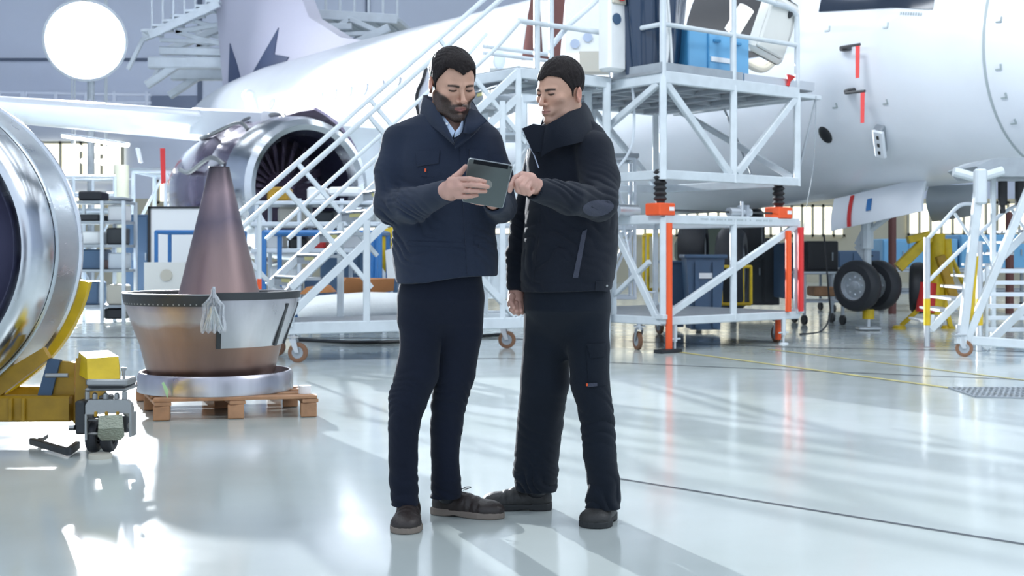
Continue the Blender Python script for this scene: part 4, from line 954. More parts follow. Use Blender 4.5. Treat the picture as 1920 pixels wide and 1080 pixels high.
# open aircraft door hinged out
dr_ = MB(); c = at(1450, 52, 14.9); Rd = DM @ Matrix.Rotation(math.radians(14), 3, 'Y') @ Matrix.Rotation(math.radians(12), 3, 'X')
MB().box(c, (.62, .14, .74), m=Rd, bev=.07).build('open_door', M['quilt'], ac)
MB().box(c + Rd @ Vector((-.02, -.08, -.02)), (.46, .05, .58), m=Rd, bev=.03).build('door_lining', M['quilt'], ac)
MB().ball(c + Rd @ Vector((.08, -.11, .22)), 1, sc=(.035, .03, .07), R=Rd).build('door_handle', M['dark_steel'], ac)
MB().tube(curve_pts([c + Rd @ Vector((.30, .05, .2)), c + Rd @ Vector((.40, .15, -.1)), c + Rd @ Vector((.28, .2, -.42)), c + Rd @ Vector((0, .25, -.45))], 6), .05).build('door_hinge', M['beige'], ac)
MB().tube([at(1400, 15, 15.2), at(1372, 60, 15.2)], .10).build('door_frame', M['quilt'], ac)
rc = at(1477, 150, 14.75)
tag(MB().lathe([(.001, 0), (.02, 0), (.02, .06), (.06, .12), (.055, .12), (.001, .08)], (rc.x, rc.y, 2.97), (.3, 0, 1), n=18).build('red_funnel', M['red'], loc=(rc.x, rc.y, 2.97)), 'small red funnel-shaped cap on the platform deck right of the blue case', 'cap')
# ================================================================== mobile steps at the right edge
YR = 12.9
rs = thing('mobile_steps', 'white mobile steps with yellow-footed handrail posts at the right edge', 'steps', at(1870, 0, YR).xy.to_3d())
def R_(p, q, w, n, h=None, m='white_paint', par=None): return MB().bar(p, q, w, h).build(n, M[m], par or rs)
R_(at(1803, 645, YR), at(1838, 330, YR), .085, 'mast', .085); MB().box(at(1838, 350, YR - .02), (.12, .1, .36), bev=.02).build('mast_head', M['white_paint'], rs)
R_(at(1808, 648, YR), at(1935, 340, YR), .075, 'leaning_strut', .075)
R_(at(1792, 636, YR), at(2010, 652, YR), .07, 'base_rail', .09); caster(at(1798, 0, YR).xy.to_3d(), rs, (1, -.3, 0), .085)
caster(at(1990, 0, YR).xy.to_3d(), rs, (1, -.3, 0), .085)
MB().prism([at(1815, 640, YR - .01), at(1822, 640, YR - .01), at(1835, 480, YR - .01), at(1828, 480, YR - .01)], (0, .01, 0)).build('yellow_stripe', M['yellow'], rs)
for px, yt, Y, yb in ((1738, 445, 14.2, 652), (1836, 452, 13.6, 658)):
    p = lambda y: at(px, y, Y)
    MB().tube([p(yt), p(560)], .036).build('handrail_post', M['alu'], rs); MB().tube([p(560), p(610)], .038).build('yellow_sleeve', M['yellow'], rs); MB().tube([p(610), p(475 + F * CAMZ / Y - 1)], .034).build('post_foot', M['alu'], rs)
for w, Y in ((0, 14.2), (1, 15.1)):
    off = at(0, 0, Y).y
    MB().tube(curve_pts([at(1738, 450, Y), at(1770, 415, Y), at(1800, 385, Y), at(1830, 383, Y)], 4), .022).build('handrail', M['white_far'], rs)
    MB().tube([at(1738, 530, Y), at(1815, 455, Y), at(1882, 398, Y), at(1930, 372, Y)], .022).build('handrail', M['white_far'], rs)
    R_(at(1745, 618, Y), at(1960, 400, Y), .05, 'stringer', .08); R_(at(1748, 590, Y), at(1745, 622, Y), .04, 'stringer_foot')
    for px, py in ((1790, 400), (1840, 436), (1895, 390)): R_(at(px, py, Y), at(px + 28, py + 42, Y), .03, 'rail_strut')
for k in range(9):
    a = at(1758 + 21 * k, 604 - 21.4 * k, 14.2); c = a + Vector((.06, .9, 0)); MB().bar(a, c, .2, .03).build('step', M['deck'], rs)
for k in range(6): R_(at(1850, 508 + 22 * k, 13.7), at(1990, 508 + 22 * k, 13.7), .025, 'rung', .045, 'white_far')
R_(at(1850, 500, 13.7), at(1850, 640, 13.7), .03, 'rung_post')
R_(at(1845, 652, 13.3), at(2000, 500, 13.3), .05, 'stringer', .08); R_(at(1920, 650, 13.3), at(2060, 500, 13.3), .05, 'stringer', .08)
# grey docking arm at the upper right edge
ra = thing('docking_bridge', 'grey padded docking platform edge against the aircraft nose at the right edge', 'platform', at(1880, 330, 13.6))
MB().prism([at(1830, 312, 13.6), at(1862, 297, 13.6), at(1990, 292, 13.6), at(1990, 332, 13.6), at(1850, 330, 13.6)], (0, .9, 0)).build('padded_edge', M['grey_paint'], ra)
MB().tube(curve_pts([at(1788, 322, 13.5), at(1805, 326, 13.5), at(1835, 332, 13.5), at(1880, 320, 13.5)], 5), .05).build('arm', M['white_paint'], ra)
for px in (1880, 1912): MB().tube([at(px, 345, 13.9), at(px, 400, 13.9)], .03, 10).tube([at(px, 340, 13.9), at(px, 385, 13.9)], .05, 12).build('damper', M['rubber'], ra)
R_(at(1862, 330, 13.9), at(1862, 475 + F * CAMZ / 13.9, 13.9), .05, 'support_post', par=ra); R_(at(1975, 330, 13.9), at(1975, 475 + F * CAMZ / 13.9, 13.9), .05, 'support_post', par=ra)

# ================================================================== yellow tripod jack
YJ = 17.6
jk = thing('tripod_jack', 'yellow tripod aircraft jack behind the nose wheels', 'jack', (at(1745, 0, YJ).x, YJ, 0))
def J(p, q, w, n, h=None, m='yellow'): return MB().bar(p, q, w, h).build(n, M[m], jk)
J(at(1684, 502, YJ), at(1745, 442, YJ), .10, 'leg', .14); J(at(1702, 450, YJ), at(1742, 440, YJ), .12, 'top_arm', .1)
MB().tube([at(1758, 438, YJ), at(1756, 590, YJ)], .10, 16).build('cylinder', M['yellow'], jk); MB().tube([at(1775, 448, YJ), at(1780, 560, YJ)], .065, 14).build('cylinder', M['yellow'], jk)
J(at(1762, 480, YJ - .2), at(1788, 556, YJ - .2), .09, 'leg', .12, 'ochre'); J(at(1778, 470, YJ), at(1805, 530, YJ + .4), .05, 'leg'); J(at(1745, 560, YJ), at(1690, 610, YJ + .2), .06, 'leg'); J(at(1770, 560, YJ), at(1782, 612, YJ), .06, 'leg')
MB().tube([at(1735, 585, YJ), at(1740, 530, YJ)], .13, 16).build('hydraulic_tank', M['red'], jk)
for px in (1690, 1782): MB().lathe([(.001, 0), (.1, 0), (.08, .04), (.001, .05)], (at(px, 0, YJ).x, YJ + .1, 0), n=20).build('foot', M['yellow'], jk)
wheel(at(1722, 540, YJ + .3), (.8, -.3, 0), .36, .22, 'dolly_tyre', jk)
nj = thing('axle_jack', 'small yellow axle jack under the nose wheels', 'jack', (at(1628, 0, 17.3).x, 17.3, 0))
MB().tube([at(1628, 580, 17.3), at(1628, 598, 17.3)], .08, 14).build('jack_body', M['yellow'], nj)
MB().tube([at(1628, 598, 17.3), at(1628, 475 + F * CAMZ / 17.3, 17.3)], .03).box((at(1628, 0, 17.3).x, 17.3, .03), (.3, .2, .04), bev=.01).build('jack_base', M['alu'], nj)
def bench(name, label, px0, px1, ytop, Y, dep, m='white_far', shelf=True, cat='trolley', wheels=True):
    a = at(px0, ytop, Y); c = at(px1, ytop, Y); t = thing(name, label, cat, ((a.x + c.x) / 2, Y + dep / 2, 0)); z = a.z; z0 = .14 if wheels else 0
    MB().box(((a.x + c.x) / 2, Y + dep / 2, z), (c.x - a.x, dep, .04), bev=.008).build('table_top', M[m], t)
    if shelf: MB().box(((a.x + c.x) / 2, Y + dep / 2, z * .45), (c.x - a.x - .05, dep, .03)).build('shelf', M[m], t)
    for x in (a.x + .03, c.x - .03):
        for y in (Y + .03, Y + dep - .03):
            MB().bar((x, y, z0), (x, y, z), .045).build('leg', M[m], t)
            if wheels: MB().lathe([(.001, -.02), (.07, -.02), (.07, .02), (.001, .02)], (x, y, .07), (1, .3, 0), n=18).build('wheel', M['black'], t)
    return t
bench('equipment_trolley', 'white wheeled trolley carrying a dark unit, left of the nose wheels', 1505, 1585, 512, 18.6, .7)
def simple_box(name, label, cat, px0, px1, y0, y1, Y, dep, m, par=None, bev=.02, group=None):
    a = at(px0, y0, Y); c = at(px1, y1, Y)
    o = MB().box(((a.x + c.x) / 2, Y + dep / 2, (a.z + c.z) / 2), (c.x - a.x, dep, abs(a.z - c.z)), bev=bev)
    return tag(o.build(name, M[m], loc=((a.x + c.x) / 2, Y + dep / 2, c.z)), label, cat, group)
def unit(name, label, cat, px0, px1, y0, y1, Y, dep, m, doors=2, m2='grey_paint'):
    a = at(px0, y0, Y); c = at(px1, y1, Y); z1 = a.z; z0 = max(c.z, 0); t = thing(name, label, cat, ((a.x + c.x) / 2, Y + dep / 2, z0))
    MB().box(((a.x + c.x) / 2, Y + dep / 2, (z0 + z1) / 2), (c.x - a.x, dep, z1 - z0), bev=.015).build('body', M[m], t)
    wd = (c.x - a.x) / doors
    for i in range(doors):
        x = a.x + wd * (i + .5); d = MB().box((x, Y - .012, (z0 + z1) / 2), (wd - .04, .02, z1 - z0 - .08), bev=.004).build('door', M[m], t)
        MB().tube([(x + wd * .3, Y - .035, (z0 + z1) / 2 - .06), (x + wd * .3, Y - .035, (z0 + z1) / 2 + .06)], .012, 6).build('handle', M[m2], d)
    return t
unit('power_unit', 'dark blue ground power unit under the aircraft, behind the trolley', 'power unit', 1470, 1512, 455, 560, 20, .8, 'bin_blue', 2)
unit('tool_cabinet', 'black tool cabinet on the wheeled trolley left of the nose wheels', 'cabinet', 1512, 1572, 452, 510, 18.75, .45, 'black', 1)
simple_box('wooden_crate', 'small brown crate on the trolley lower shelf', 'crate', 1527, 1570, 538, 556, 18.7, .5, 'wood')
unit('blue_container', 'bright blue container behind the yellow tripod jack', 'container', 1655, 1796, 448, 506, 24.6, 1.5, 'blue_case', 3)
unit('blue_container', 'blue container at the far right behind the mobile steps', 'container', 1800, 1990, 440, 506, 24.6, 1.5, 'blue_case', 3)
bench('long_bench', 'long grey bench behind the nose gear under the aircraft', 1560, 1960, 505, 22.5, 1.0, 'grey_paint', cat='bench')
for px, lab in ((1673, 'dark red column left of the yellow jack'), (1893, 'brown red column at the far right behind the steps')):
    b = at(px, 0, 22)
    tag(MB().tube([(b.x, 22, 0), (b.x, 22, 1.75)], .07).build('support_column', M['brown_panel'], loc=(b.x, 22, 0)), lab, 'column')
# bins, cage, big tyres under the platform
bn = thing('plastic_bin', 'slate blue plastic bin with white label behind the platform braces', 'bin', (at(1325, 0, 16.6).x, 16.9, 0))
a = at(1290, 0, 16.6); c = at(1356, 0, 16.6)
MB().prism([(a.x + .04, 16.6, .05), (c.x - .04, 16.6, .05), (c.x + .02, 16.6, .98), (a.x - .02, 16.6, .98)], (0, .5, 0)).build('bin_body', M['bin_blue'], bn)
MB().box(((a.x + c.x) / 2, 16.85, 1.0), (c.x - a.x + .1, .58, .05), bev=.01).build('lid', M['bin_blue'], bn)
for k in (.25, .75): MB().box((a.x + (c.x - a.x) * k, 16.58, .5), (.05, .03, .85)).build('rib', M['bin_blue'], bn)
MB().box(((a.x + c.x) / 2, 16.585, .75), (.22, .01, .07)).build('label_plate', M['label_white'], bn)
bn2 = thing('plastic_bin', 'second slate blue bin left of the labelled one, below the orange block', 'bin', (at(1262, 0, 17.2).x, 17.4, 0))
a = at(1245, 0, 17.2); c = at(1286, 0, 17.2)
MB().prism([(a.x + .03, 17.2, .05), (c.x - .03, 17.2, .05), (c.x, 17.2, .9), (a.x, 17.2, .9)], (0, .45, 0)).build('bin_body', M['bin_blue'], bn2); MB().box(((a.x + c.x) / 2, 17.42, .92), (c.x - a.x + .06, .5, .04), bev=.01).build('lid', M['bin_blue'], bn2)
for px, py, Y, r, lab in ((1300, 465, 18.5, .36, 'aircraft tyre standing behind the slate blue bin'), (1372, 505, 18.2, .60, 'largest dark aircraft main tyre behind the yellow cage'), (1408, 440, 20, .42, 'dark aircraft tyre partly hidden right of the main tyre')):
    t = thing('spare_wheel_assembly', lab, 'tyre', (at(px, 0, Y).x, Y, 0)); wheel(at(px, py, Y), (.9, -.25, 0), r, .38, 'tyre', t)
def cage(name, label, px0, px1, yt, yb, Y, dep, m, nx=1, r=.022):
    a = at(px0, yt, Y); c = at(px1, yb, Y); t = thing(name, label, 'frame', ((a.x + c.x) / 2, Y + dep / 2, max(c.z, 0)))
    X = [a.x + (c.x - a.x) * i / nx for i in range(nx + 1)]
    for y in (Y, Y + dep):
        for x in X: MB().tube([(x, y, max(c.z, 0)), (x, y, a.z)], r, 8).build('upright', M[m], t)
        for z in (a.z, (a.z + c.z) / 2 if nx > 1 else max(c.z, .05), max(c.z, .05)): MB().tube([(X[0], y, z), (X[-1], y, z)], r, 8).build('rail', M[m], t)
    for x in (X[0], X[-1]): MB().tube([(x, Y, a.z), (x, Y + dep, a.z)], r, 8).build('rail', M[m], t)
    return t
cage('tube_cage', 'yellow tubular frame right of the slate blue bin', 1352, 1408, 500, 570, 17.3, .6, 'yellow')
cage('tube_cage', 'yellow tubular frame left of the slate blue bin under the platform', 1215, 1250, 440, 545, 17.8, .6, 'yellow')
# ================================================================== clutter behind the staircase
cage('tube_cart', 'blue tubular cart frame behind the white staircase', 495, 712, 436, 598, 14.9, 1.0, 'blue', 1, .03)
wl = at(560, 575, 14.2)
sk = thing('wrapped_roll', 'long white plastic-wrapped roll lying behind the staircase base', 'roll', (at(650, 0, 14.2).x, 14.2, .3))
MB().tube([at(560, 585, 14.2), at(600, 577, 14.2), at(690, 572, 14.3), at(745, 570, 14.4)], .14, 18, radii=[.11, .14, .15, .13]).build('roll', M['wrap'], sk)
MB().bar(at(575, 600, 14.2), at(770, 600, 14.2), .4, .05).build('roll_board', M['grey_paint'], sk)
cbx = thing('cardboard_box', 'crushed open brown cardboard box behind the staircase base', 'box', (at(680, 0, 14.7).x, 14.7, .6))
MB().add([at(628, 560, 14.6), at(700, 552, 14.6), at(738, 545, 14.7), at(740, 522, 14.8), at(640, 520, 14.8), at(650, 520, 14.4), at(690, 524, 14.3)], [(0, 1, 5), (1, 6, 5), (1, 2, 3, 6), (0, 5, 4), (5, 6, 3, 4)]).build('carton', M['card'], cbx)
MB().prism([at(560, 552, 14.9), at(625, 548, 14.9), at(612, 535, 14.9), at(575, 538, 14.9)], (0, .3, 0)).build('flap', M['card'], cbx)
cw = thing('work_cart', 'white work cart loaded with engine parts behind the staircase', 'cart', (at(590, 0, 16.5).x, 17, 0))
for py, h in ((380, .05), (420, .06), (470, .06), (565, .08)):
    a = at(470, py, 16.5); c = at(760, py, 16.5); MB().box(((a.x + c.x) / 2, 17, a.z), (c.x - a.x, 1, h), bev=.01).build('shelf', M['white_far'], cw)
for px in (480, 560, 640, 720): 
    for y in (16.55, 17.45): p = at(px, 0, 16.5); MB().bar((p.x, y, 0), (p.x, y, at(0, 372, 16.5).z), .05).build('upright', M['white_far'], cw)
for i, (x0, x1, y0, y1, m) in enumerate(((500, 540, 350, 378, 'ochre'), (575, 610, 350, 378, 'wrap'), (615, 675, 350, 366, 'paper'), (520, 575, 388, 418, 'beige'), (590, 625, 395, 418, 'dark_steel'), (640, 700, 392, 418, 'wrap'), (500, 530, 440, 468, 'wrap'), (540, 575, 445, 468, 'black'), (585, 610, 440, 468, 'red'), (620, 680, 438, 468, 'paper'), (505, 560, 500, 562, 'wrap'), (570, 610, 520, 562, 'bin_blue'), (690, 735, 445, 468, 'grey_paint'))):
    a = at(x0, y0, 16.8); c = at(x1, y1, 16.8)
    lab = {0: 'ochre box on the top shelf of the work cart', 1: 'white wrapped box on the top shelf of the work cart', 2: 'flat white box at the right of the cart top shelf', 3: 'beige box on the upper middle cart shelf', 4: 'dark metal box on the upper middle cart shelf', 5: 'white box at the right of the upper middle cart shelf', 6: 'small white box at the left of the lower middle cart shelf', 7: 'black box on the lower middle cart shelf', 8: 'red box on the lower middle cart shelf', 9: 'wide white box on the lower middle cart shelf', 10: 'tall white box on the bottom cart shelf', 11: 'slate blue box on the bottom cart shelf', 12: 'grey box at the right end of the lower middle cart shelf'}[i]
    tag(MB().box(((a.x + c.x) / 2, 17.0, (a.z + c.z) / 2), (c.x - a.x, .4, a.z - c.z), bev=.03).build('parts_box', M[m], loc=((a.x + c.x) / 2, 17, c.z)), lab, 'box', 'boxes on the work cart')
for i, (px, m) in enumerate(((690, 'blue'), (699, 'blue'), (708, 'blue'))):
    tag(MB().tube([at(px, 438, 15.6), at(px - 2, 522, 15.6)], .035, 12).build('blue_tube', M[m], loc=at(px, 522, 15.6)), 'upright blue tube right of the staircase post', 'tube', 'bundle of blue tubes behind the staircase')
tag(MB().prism([at(713, 430, 15.9), at(740, 425, 15.9), at(740, 500, 15.9), at(728, 520, 15.9), at(716, 500, 15.9)], (0, .12, 0)).build('yellow_sheet', M['yellow'], loc=at(725, 520, 15.9)), 'hanging yellow sheet just left of the bearded man\'s jacket', 'sheet')
tag(MB().prism([at(722, 470, 15.7), at(745, 462, 15.7), at(745, 522, 15.7), at(726, 522, 15.7)], (0, .1, 0)).build('film_bundle', M['wrap'], loc=at(733, 522, 15.7)), 'crumpled translucent film bundle below the yellow sheet', 'film')
# ================================================================== left background
sh = thing('storage_rack', 'grey metal storage rack behind the polished intake cowl', 'rack', (at(180, 0, 19).x, 19.3, 0))
a = at(132, 0, 19); c = at(232, 0, 19)
for z in (.25, .78, 1.15, 1.50, 1.80): MB().box(((a.x + c.x) / 2, 19.3, z), (c.x - a.x, .6, .04)).build('shelf', M['grey_paint'], sh)
for x in (a.x, a.x + .47, c.x):
    for y in (19, 19.6): MB().bar((x, y, 0), (x, y, 1.82), .05).build('upright', M['white_far'], sh)
for i, (x0, x1, z, h, m, lab) in enumerate(((.05, .38, .27, .35, 'bin_blue', 'navy box on the bottom rack shelf'), (.5, .75, .27, .3, 'beige', 'beige box on the bottom rack shelf'), (.05, .30, .8, .2, 'black', 'black box on the second rack shelf'), (.32, .45, .8, .15, 'brown_panel', 'brown box on the second rack shelf'), (.52, .76, .8, .25, 'white_far', 'white box on the second rack shelf'), (.1, .4, 1.17, .2, 'wrap', 'white box on the third rack shelf'), (.5, .74, 1.17, .25, 'dark_steel', 'dark box on the third rack shelf'), (.52, .76, 1.52, .24, 'paper', 'white box on the fourth rack shelf'), (.08, .42, 1.83, .14, 'black', 'black case on top of the rack'))):
    tag(MB().box((a.x + (x0 + x1) / 2, 19.3, z + h / 2), (x1 - x0, .4, h), bev=.02).build('storage_box', M[m], loc=(a.x + (x0 + x1) / 2, 19.3, z)), lab, 'box', 'boxes on the grey storage rack')
unit('dark_cabinet', 'dark grey cabinet between the rack and the white board', 'cabinet', 232, 279, 402, 560, 20.5, .7, 'bin_blue', 2)
wbd = thing('display_board', 'large white board in a dark frame behind the cone', 'board', (at(340, 0, 19.2).x, 19.2, 0))
pan_ = lambda x0, y0, x1, y1, Y, m, n, par, th: MB().prism([at(x0, y1, Y), at(x1, y1, Y), at(x1, y0, Y), at(x0, y0, Y)], (0, th, 0)).build(n, M[m], par)
pan_(282, 391, 418, 545, 19.2, 'paper', 'sheet', wbd, .03)
for q in ((277, 387, 282, 549), (418, 387, 423, 549), (277, 387, 423, 391), (277, 545, 423, 549)): pan_(*q, 19.18, 'black', 'frame', wbd, .05)
for px in (285, 415): p = at(px, 0, 19.2); MB().bar((p.x, 19.22, 0), (p.x, 19.22, .5), .05).box((p.x, 19.22, .02), (.06, .6, .04)).build('leg', M['black'], wbd)
cage('tube_cart', 'blue tubular cart frame standing in front of the white board', 293, 440, 435, 543, 17.8, .7, 'blue', 1, .028)
ck = thing('foam_block', 'cream foam block with a round hole on the floor before the white board', 'block', (at(310, 0, 17.4).x, 17.4, 0))
pan_(270, 492, 346, 475 + F * CAMZ / 17.4, 17.4, 'quilt', 'block', ck, .3); MB().lathe([(.001, 0), (.08, 0), (.08, .01), (.001, .01)], at(312, 516, 17.39), (0, -1, 0), n=24).build('hole', M['beige'], ck)
cl = at(227, 0, 27)
tag(MB().tube([(cl.x, 27, 0), (cl.x, 27, 2.9)], .16, 24).build('cream_column', M['column'], loc=(cl.x, 27, 0)), 'thick cream column under the wing', 'column')
scaffold('wing_dock', 'pale wing dock of crossed tubes under the wing, with the red streamer', 250, 432, 23.5, .3, 2.55, 1.4, 3, 2, True, .07, railh=0)
scaffold('wing_dock', 'pale low work dock behind the storage rack', 60, 215, 26, .3, 1.9, 1.2, 2, 1, True, .07, railh=.7)
p = at(300, 278, 23.0); tag(MB().prism([p, p + Vector((.09, 0, 0)), p + Vector((.10, 0, -.62)), p + Vector((.02, 0, -.65))], (0, .01, 0)).build('streamer', M['red'], loc=p), 'bright red warning streamer hanging under the wing', 'streamer')
tag(MB().bar(at(258, 278, 22.8), at(264, 305, 22.8), .16, .04).build('hanging_sheet', M['paper'], loc=at(261, 305, 22.8)), 'small white sheet hanging below the wing, left of the red streamer', 'sheet')
fx = thing('tube_light', 'long fluorescent tube light glowing below the left wing', 'light', at(180, 262, 30)); MB().tube([at(118, 254, 30), at(240, 272, 29)], .05, 8).build('tube', M['lamp_glow'], fx); MB().bar(at(118, 251, 30), at(240, 269, 29), .16, .04).build('reflector', M['white_far'], fx)
for i, (px, py, Y) in enumerate(((140, 278, 40), (168, 280, 40), (197, 282, 40), (135, 300, 42), (165, 302, 42), (200, 304, 42))):
    fx = thing('high_bay_light', ('front' if i < 3 else 'rear') + ' row lit hall lamp low behind the wing, ' + ('left', 'middle', 'right')[i % 3], 'light', at(px, py, Y), 'lit lamps behind the wing')
    MB().ball(at(px, py, Y), .2, sc=(1.3, 1, .6)).build('globe', M['lamp_glow'], fx); MB().tube([at(px, py, Y), Vector((at(px, py, Y).x, Y, ZC))], .03, 6).build('stem', M['white_far'], fx)
# railing with grey louvres above the wing at the left, against the back wall
lv = thing('wall_gallery', 'pale railed gallery on the back wall at the upper left', 'gallery', at(140, 215, 44))
for px in (0, 42, 48, 105, 162, 215, 276): p = at(px, 172, 44); q = at(px, 222, 44); MB().bar(p, q, .12).build('post', M['wall'], lv)
for py in (175, 190, 204, 220): MB().bar(at(-40, py - 2, 44), at(284, py + 3, 44), .1, .09).build('rail', M['wall'], lv)
MB().box(at(120, 224, 44.7), (6.5, 1.4, .15)).build('floor_slab', M['wall'], lv)
# ================================================================== tail dock gantries, high up
def gantry(label, px0, px1, y0, y1, Y, dep, m='white_far', legs=()):
    a = at(px0, y0, Y); c = at(px1, y1, Y); t = thing('tail_dock', label, 'gantry', ((a.x + c.x) / 2, Y, min(a.z, c.z)))
    MB().bar(a, c, .10, .22).build('deck_beam', M['white_far'], t); MB().bar(a + Vector((.3, dep, 0)), c + Vector((.3, dep, 0)), .10, .22).build('deck_beam', M[m], t)
    n = 6
    for i in range(n + 1):
        p = a.lerp(c, i / n); MB().bar(p, p + Vector((.3, dep, 0)), .07, .1).build('joist', M[m], t)
        MB().bar(p, p + Vector((0, 0, 1.2)), .06).build('rail_post', M['white_far'], t)
    for h in (.6, 1.15): MB().bar(a + Vector((0, 0, h)), c + Vector((0, 0, h)), .05).build('guard_rail', M['white_far'], t)
    MB().prism([a, c, c + Vector((.3, dep, 0)), a + Vector((.3, dep, 0))], (0, 0, .05)).build('deck', M[m], t)
    for (x0, yy0, x1, yy1, wd) in legs: MB().bar(at(x0, yy0, Y), at(x1, yy1, Y), wd).build('brace', M[m], t); MB().bar(at(x0, yy0, Y) + Vector((0, dep, 0)), at(x1, yy1, Y) + Vector((0, dep, 0)), wd).build('brace', M[m], t)
    return t
gantry('pale tail dock gantry high up, left of the tail fin', 398, 566, 12, 26, 33, 2.2, legs=((398, 16, 270, 70, .2), (270, 70, 240, 130, .1), (510, 30, 330, 60, .12), (330, 60, 460, 95, .12), (300, 95, 480, 100, .2), (280, 118, 470, 118, .3), (300, 75, 480, 82, .1), (450, 60, 320, 30, .1), (478, 60, 478, 120, .5), (350, 110, 275, 160, .2)))
for i in range(5):
    p = at(300 + 22 * i, 55 - 10 * i, 33)
gantry('pale tail dock gantry high up, right of the tail fin', 584, 745, 26, 36, 31, 2.4, legs=((655, 35, 600, 75, .12), (655, 35, 715, 62, .12), (600, 75, 640, 95, .1), (640, 95, 730, 52, .2), (600, 66, 700, 62, .1), (584, 30, 600, 76, .15), (604, 50, 660, 50, .15)))
sd = thing('tail_dock_stairs', 'pale stair flight rising to the tail dock, upper left', 'stairs', at(320, 60, 33))
for i in range(7):
    c = at(286 + 20 * i, 62 - 9 * i, 32.6); MB().box(c, (.34, .9, .06)).build('step', M['white_far'], sd); MB().bar(c + Vector((.1, -.4, 0)), c + Vector((.1, -.4, 1.0)), .045).build('baluster', M['white_far'], sd)
MB().bar(at(280, 66, 32.2), at(410, 6, 32.2), .08, .2).build('stringer', M['white_far'], sd)
# white tail bumper / antenna piece left of the tail cone
tg = thing('tail_hoist', 'white hoist arm standing left of the tail cone above the wing', 'hoist', at(475, 232, 27))
MB().tube(curve_pts([at(482, 250, 27), at(476, 215, 27), at(467, 178, 27)], 4), .12, 12, radii=[.12] * 4 + [.13] * 4 + [.10]).build('arm', M['white_paint'], tg); MB().ball(at(466, 180, 27), .14).build('arm_head', M['white_paint'], tg)
# floor cables
tag(MB().tube(curve_pts([fl(1500, 628) + Vector((0, 0, .01)), fl(1540, 622) + Vector((0, 0, .01)), at(1556, 590, 18.2), at(1553, 540, 18.3), at(1545, 440, 18.3)], 8), .012, 6).build('power_cable', M['black'], loc=fl(1500, 628)), 'black power cable trailing down to the floor left of the nose wheels', 'cable')
tag(MB().tube(curve_pts([fl(560, 640) + Vector((0, 0, .02)), fl(700, 645) + Vector((0, 0, .02)), fl(860, 636) + Vector((0, 0, .02)), fl(960, 628) + Vector((0, 0, .02))], 8), .02, 8).build('floor_cable', M['black'], loc=fl(700, 645)), 'thick black cable on the floor under the white staircase', 'cable')

unit('equipment_rack', 'tall dark equipment rack under the aircraft, right of the yellow tube cage', 'rack', 1398, 1462, 446, 572, 21, .7, 'dark_steel', 2)
unit('grey_cabinet', 'wide grey cabinet under the aircraft, right of the tall dark rack', 'cabinet', 1572, 1650, 470, 568, 23.6, .8, 'bin_blue', 3)
unit('low_cabinet', 'low dark cabinet far behind the wrapped roll, left of the bearded man', 'cabinet', 600, 745, 452, 560, 22, .7, 'bin_blue', 4)
unit('low_cabinet', 'pale cabinet far behind, seen between the two men', 'cabinet', 890, 985, 440, 560, 22.5, .7, 'white_far', 3)
oc = thing('engine_cover', 'olive grey covered engine on the floor behind the platform braces', 'engine cover', (at(1335, 0, 21.5).x, 22, 0))
MB().ball(at(1345, 470, 21.8), .62, sc=(1.2, .8, .95)).build('cover', mat('olive tarpaulin', (.16, .19, .15), .6, bump=.8, bscale=6), oc)
for px in (1310, 1375): p = at(px, 0, 21.8); MB().bar((p.x, 21.8, 0), (p.x, 21.8, 1.0), .1).build('cradle_leg', M['dark_steel'], oc)
for i, (x0, x1, z, h, m, lab) in enumerate(((.04, .44, .80, .30, 'bin_blue', 'navy crate filling the second rack shelf at the back'), (.55, .78, 1.83, .05, 'grey_paint', 'flat grey tray on top of the rack at the right'), (.06, .40, 1.52, .10, 'dark_steel', 'flat dark tray on the fourth rack shelf'), (.47, .78, .06, .16, 'black', 'black box under the bottom rack shelf'))):
    tag(MB().box((at(132, 0, 19).x + (x0 + x1) / 2, 19.32, z + h / 2), (x1 - x0, .5, h), bev=.02).build('storage_box', M[m], loc=(at(132, 0, 19).x + (x0 + x1) / 2, 19.3, z)), lab, 'box', 'boxes on the grey storage rack')

bench('container_trolley', 'long white trolley carrying the bright blue containers', 1650, 1995, 508, 24.5, 1.7)
# ================================================================== people
SKIN = mat('skin', (.60, .36, .27), .45, attr='tint', bump=.12, bscale=260, sss=.0)
HAIR = mat('dark brown hair', (.016, .012, .012), .5, bump=.6, bscale=220, bstretch=(1, .35, .5), spec=.15)
JA = mat('navy work jacket cloth', (.019, .029, .056), .8, bump=.35, bscale=520, var=.2, vscale=5, sheen=.12, spec=.25)
JB = mat('dark navy work jacket cloth', (.0068, .0108, .021), .82, bump=.35, bscale=520, var=.2, vscale=5, sheen=.10, spec=.25)
TA = mat('navy trouser cloth', (.0075, .0115, .025), .84, bump=.3, bscale=520, var=.2, vscale=5, sheen=.08, spec=.2)
TB = mat('dark blue grey work trouser cloth', (.0075, .0120, .021), .84, bump=.3, bscale=520, var=.2, vscale=5, sheen=.08, spec=.2)
PATCH = mat('grey elbow patch cloth', (.05, .056, .085), .8, bump=.5, bscale=300)
SHIRT = mat('light blue shirt cloth', (.42, .52, .68), .75, bump=.15, bscale=300)
LEA = mat('dark brown leather', (.028, .020, .018), .38, bump=.25, bscale=60, rvar=.15)
LEB = mat('black work shoe leather', (.022, .022, .022), .42, bump=.35, bscale=60, rvar=.15)
SOLEA = mat('tan grey sole', (.22, .18, .15), .7); SOLEB = mat('dark rubber sole', (.02, .022, .024), .65)
TRIM = mat('pale reflective piping', (.45, .50, .62), .4)
EYEM = mat('eye', (.5, .5, .5), .15, attr='tint', spec=.6)

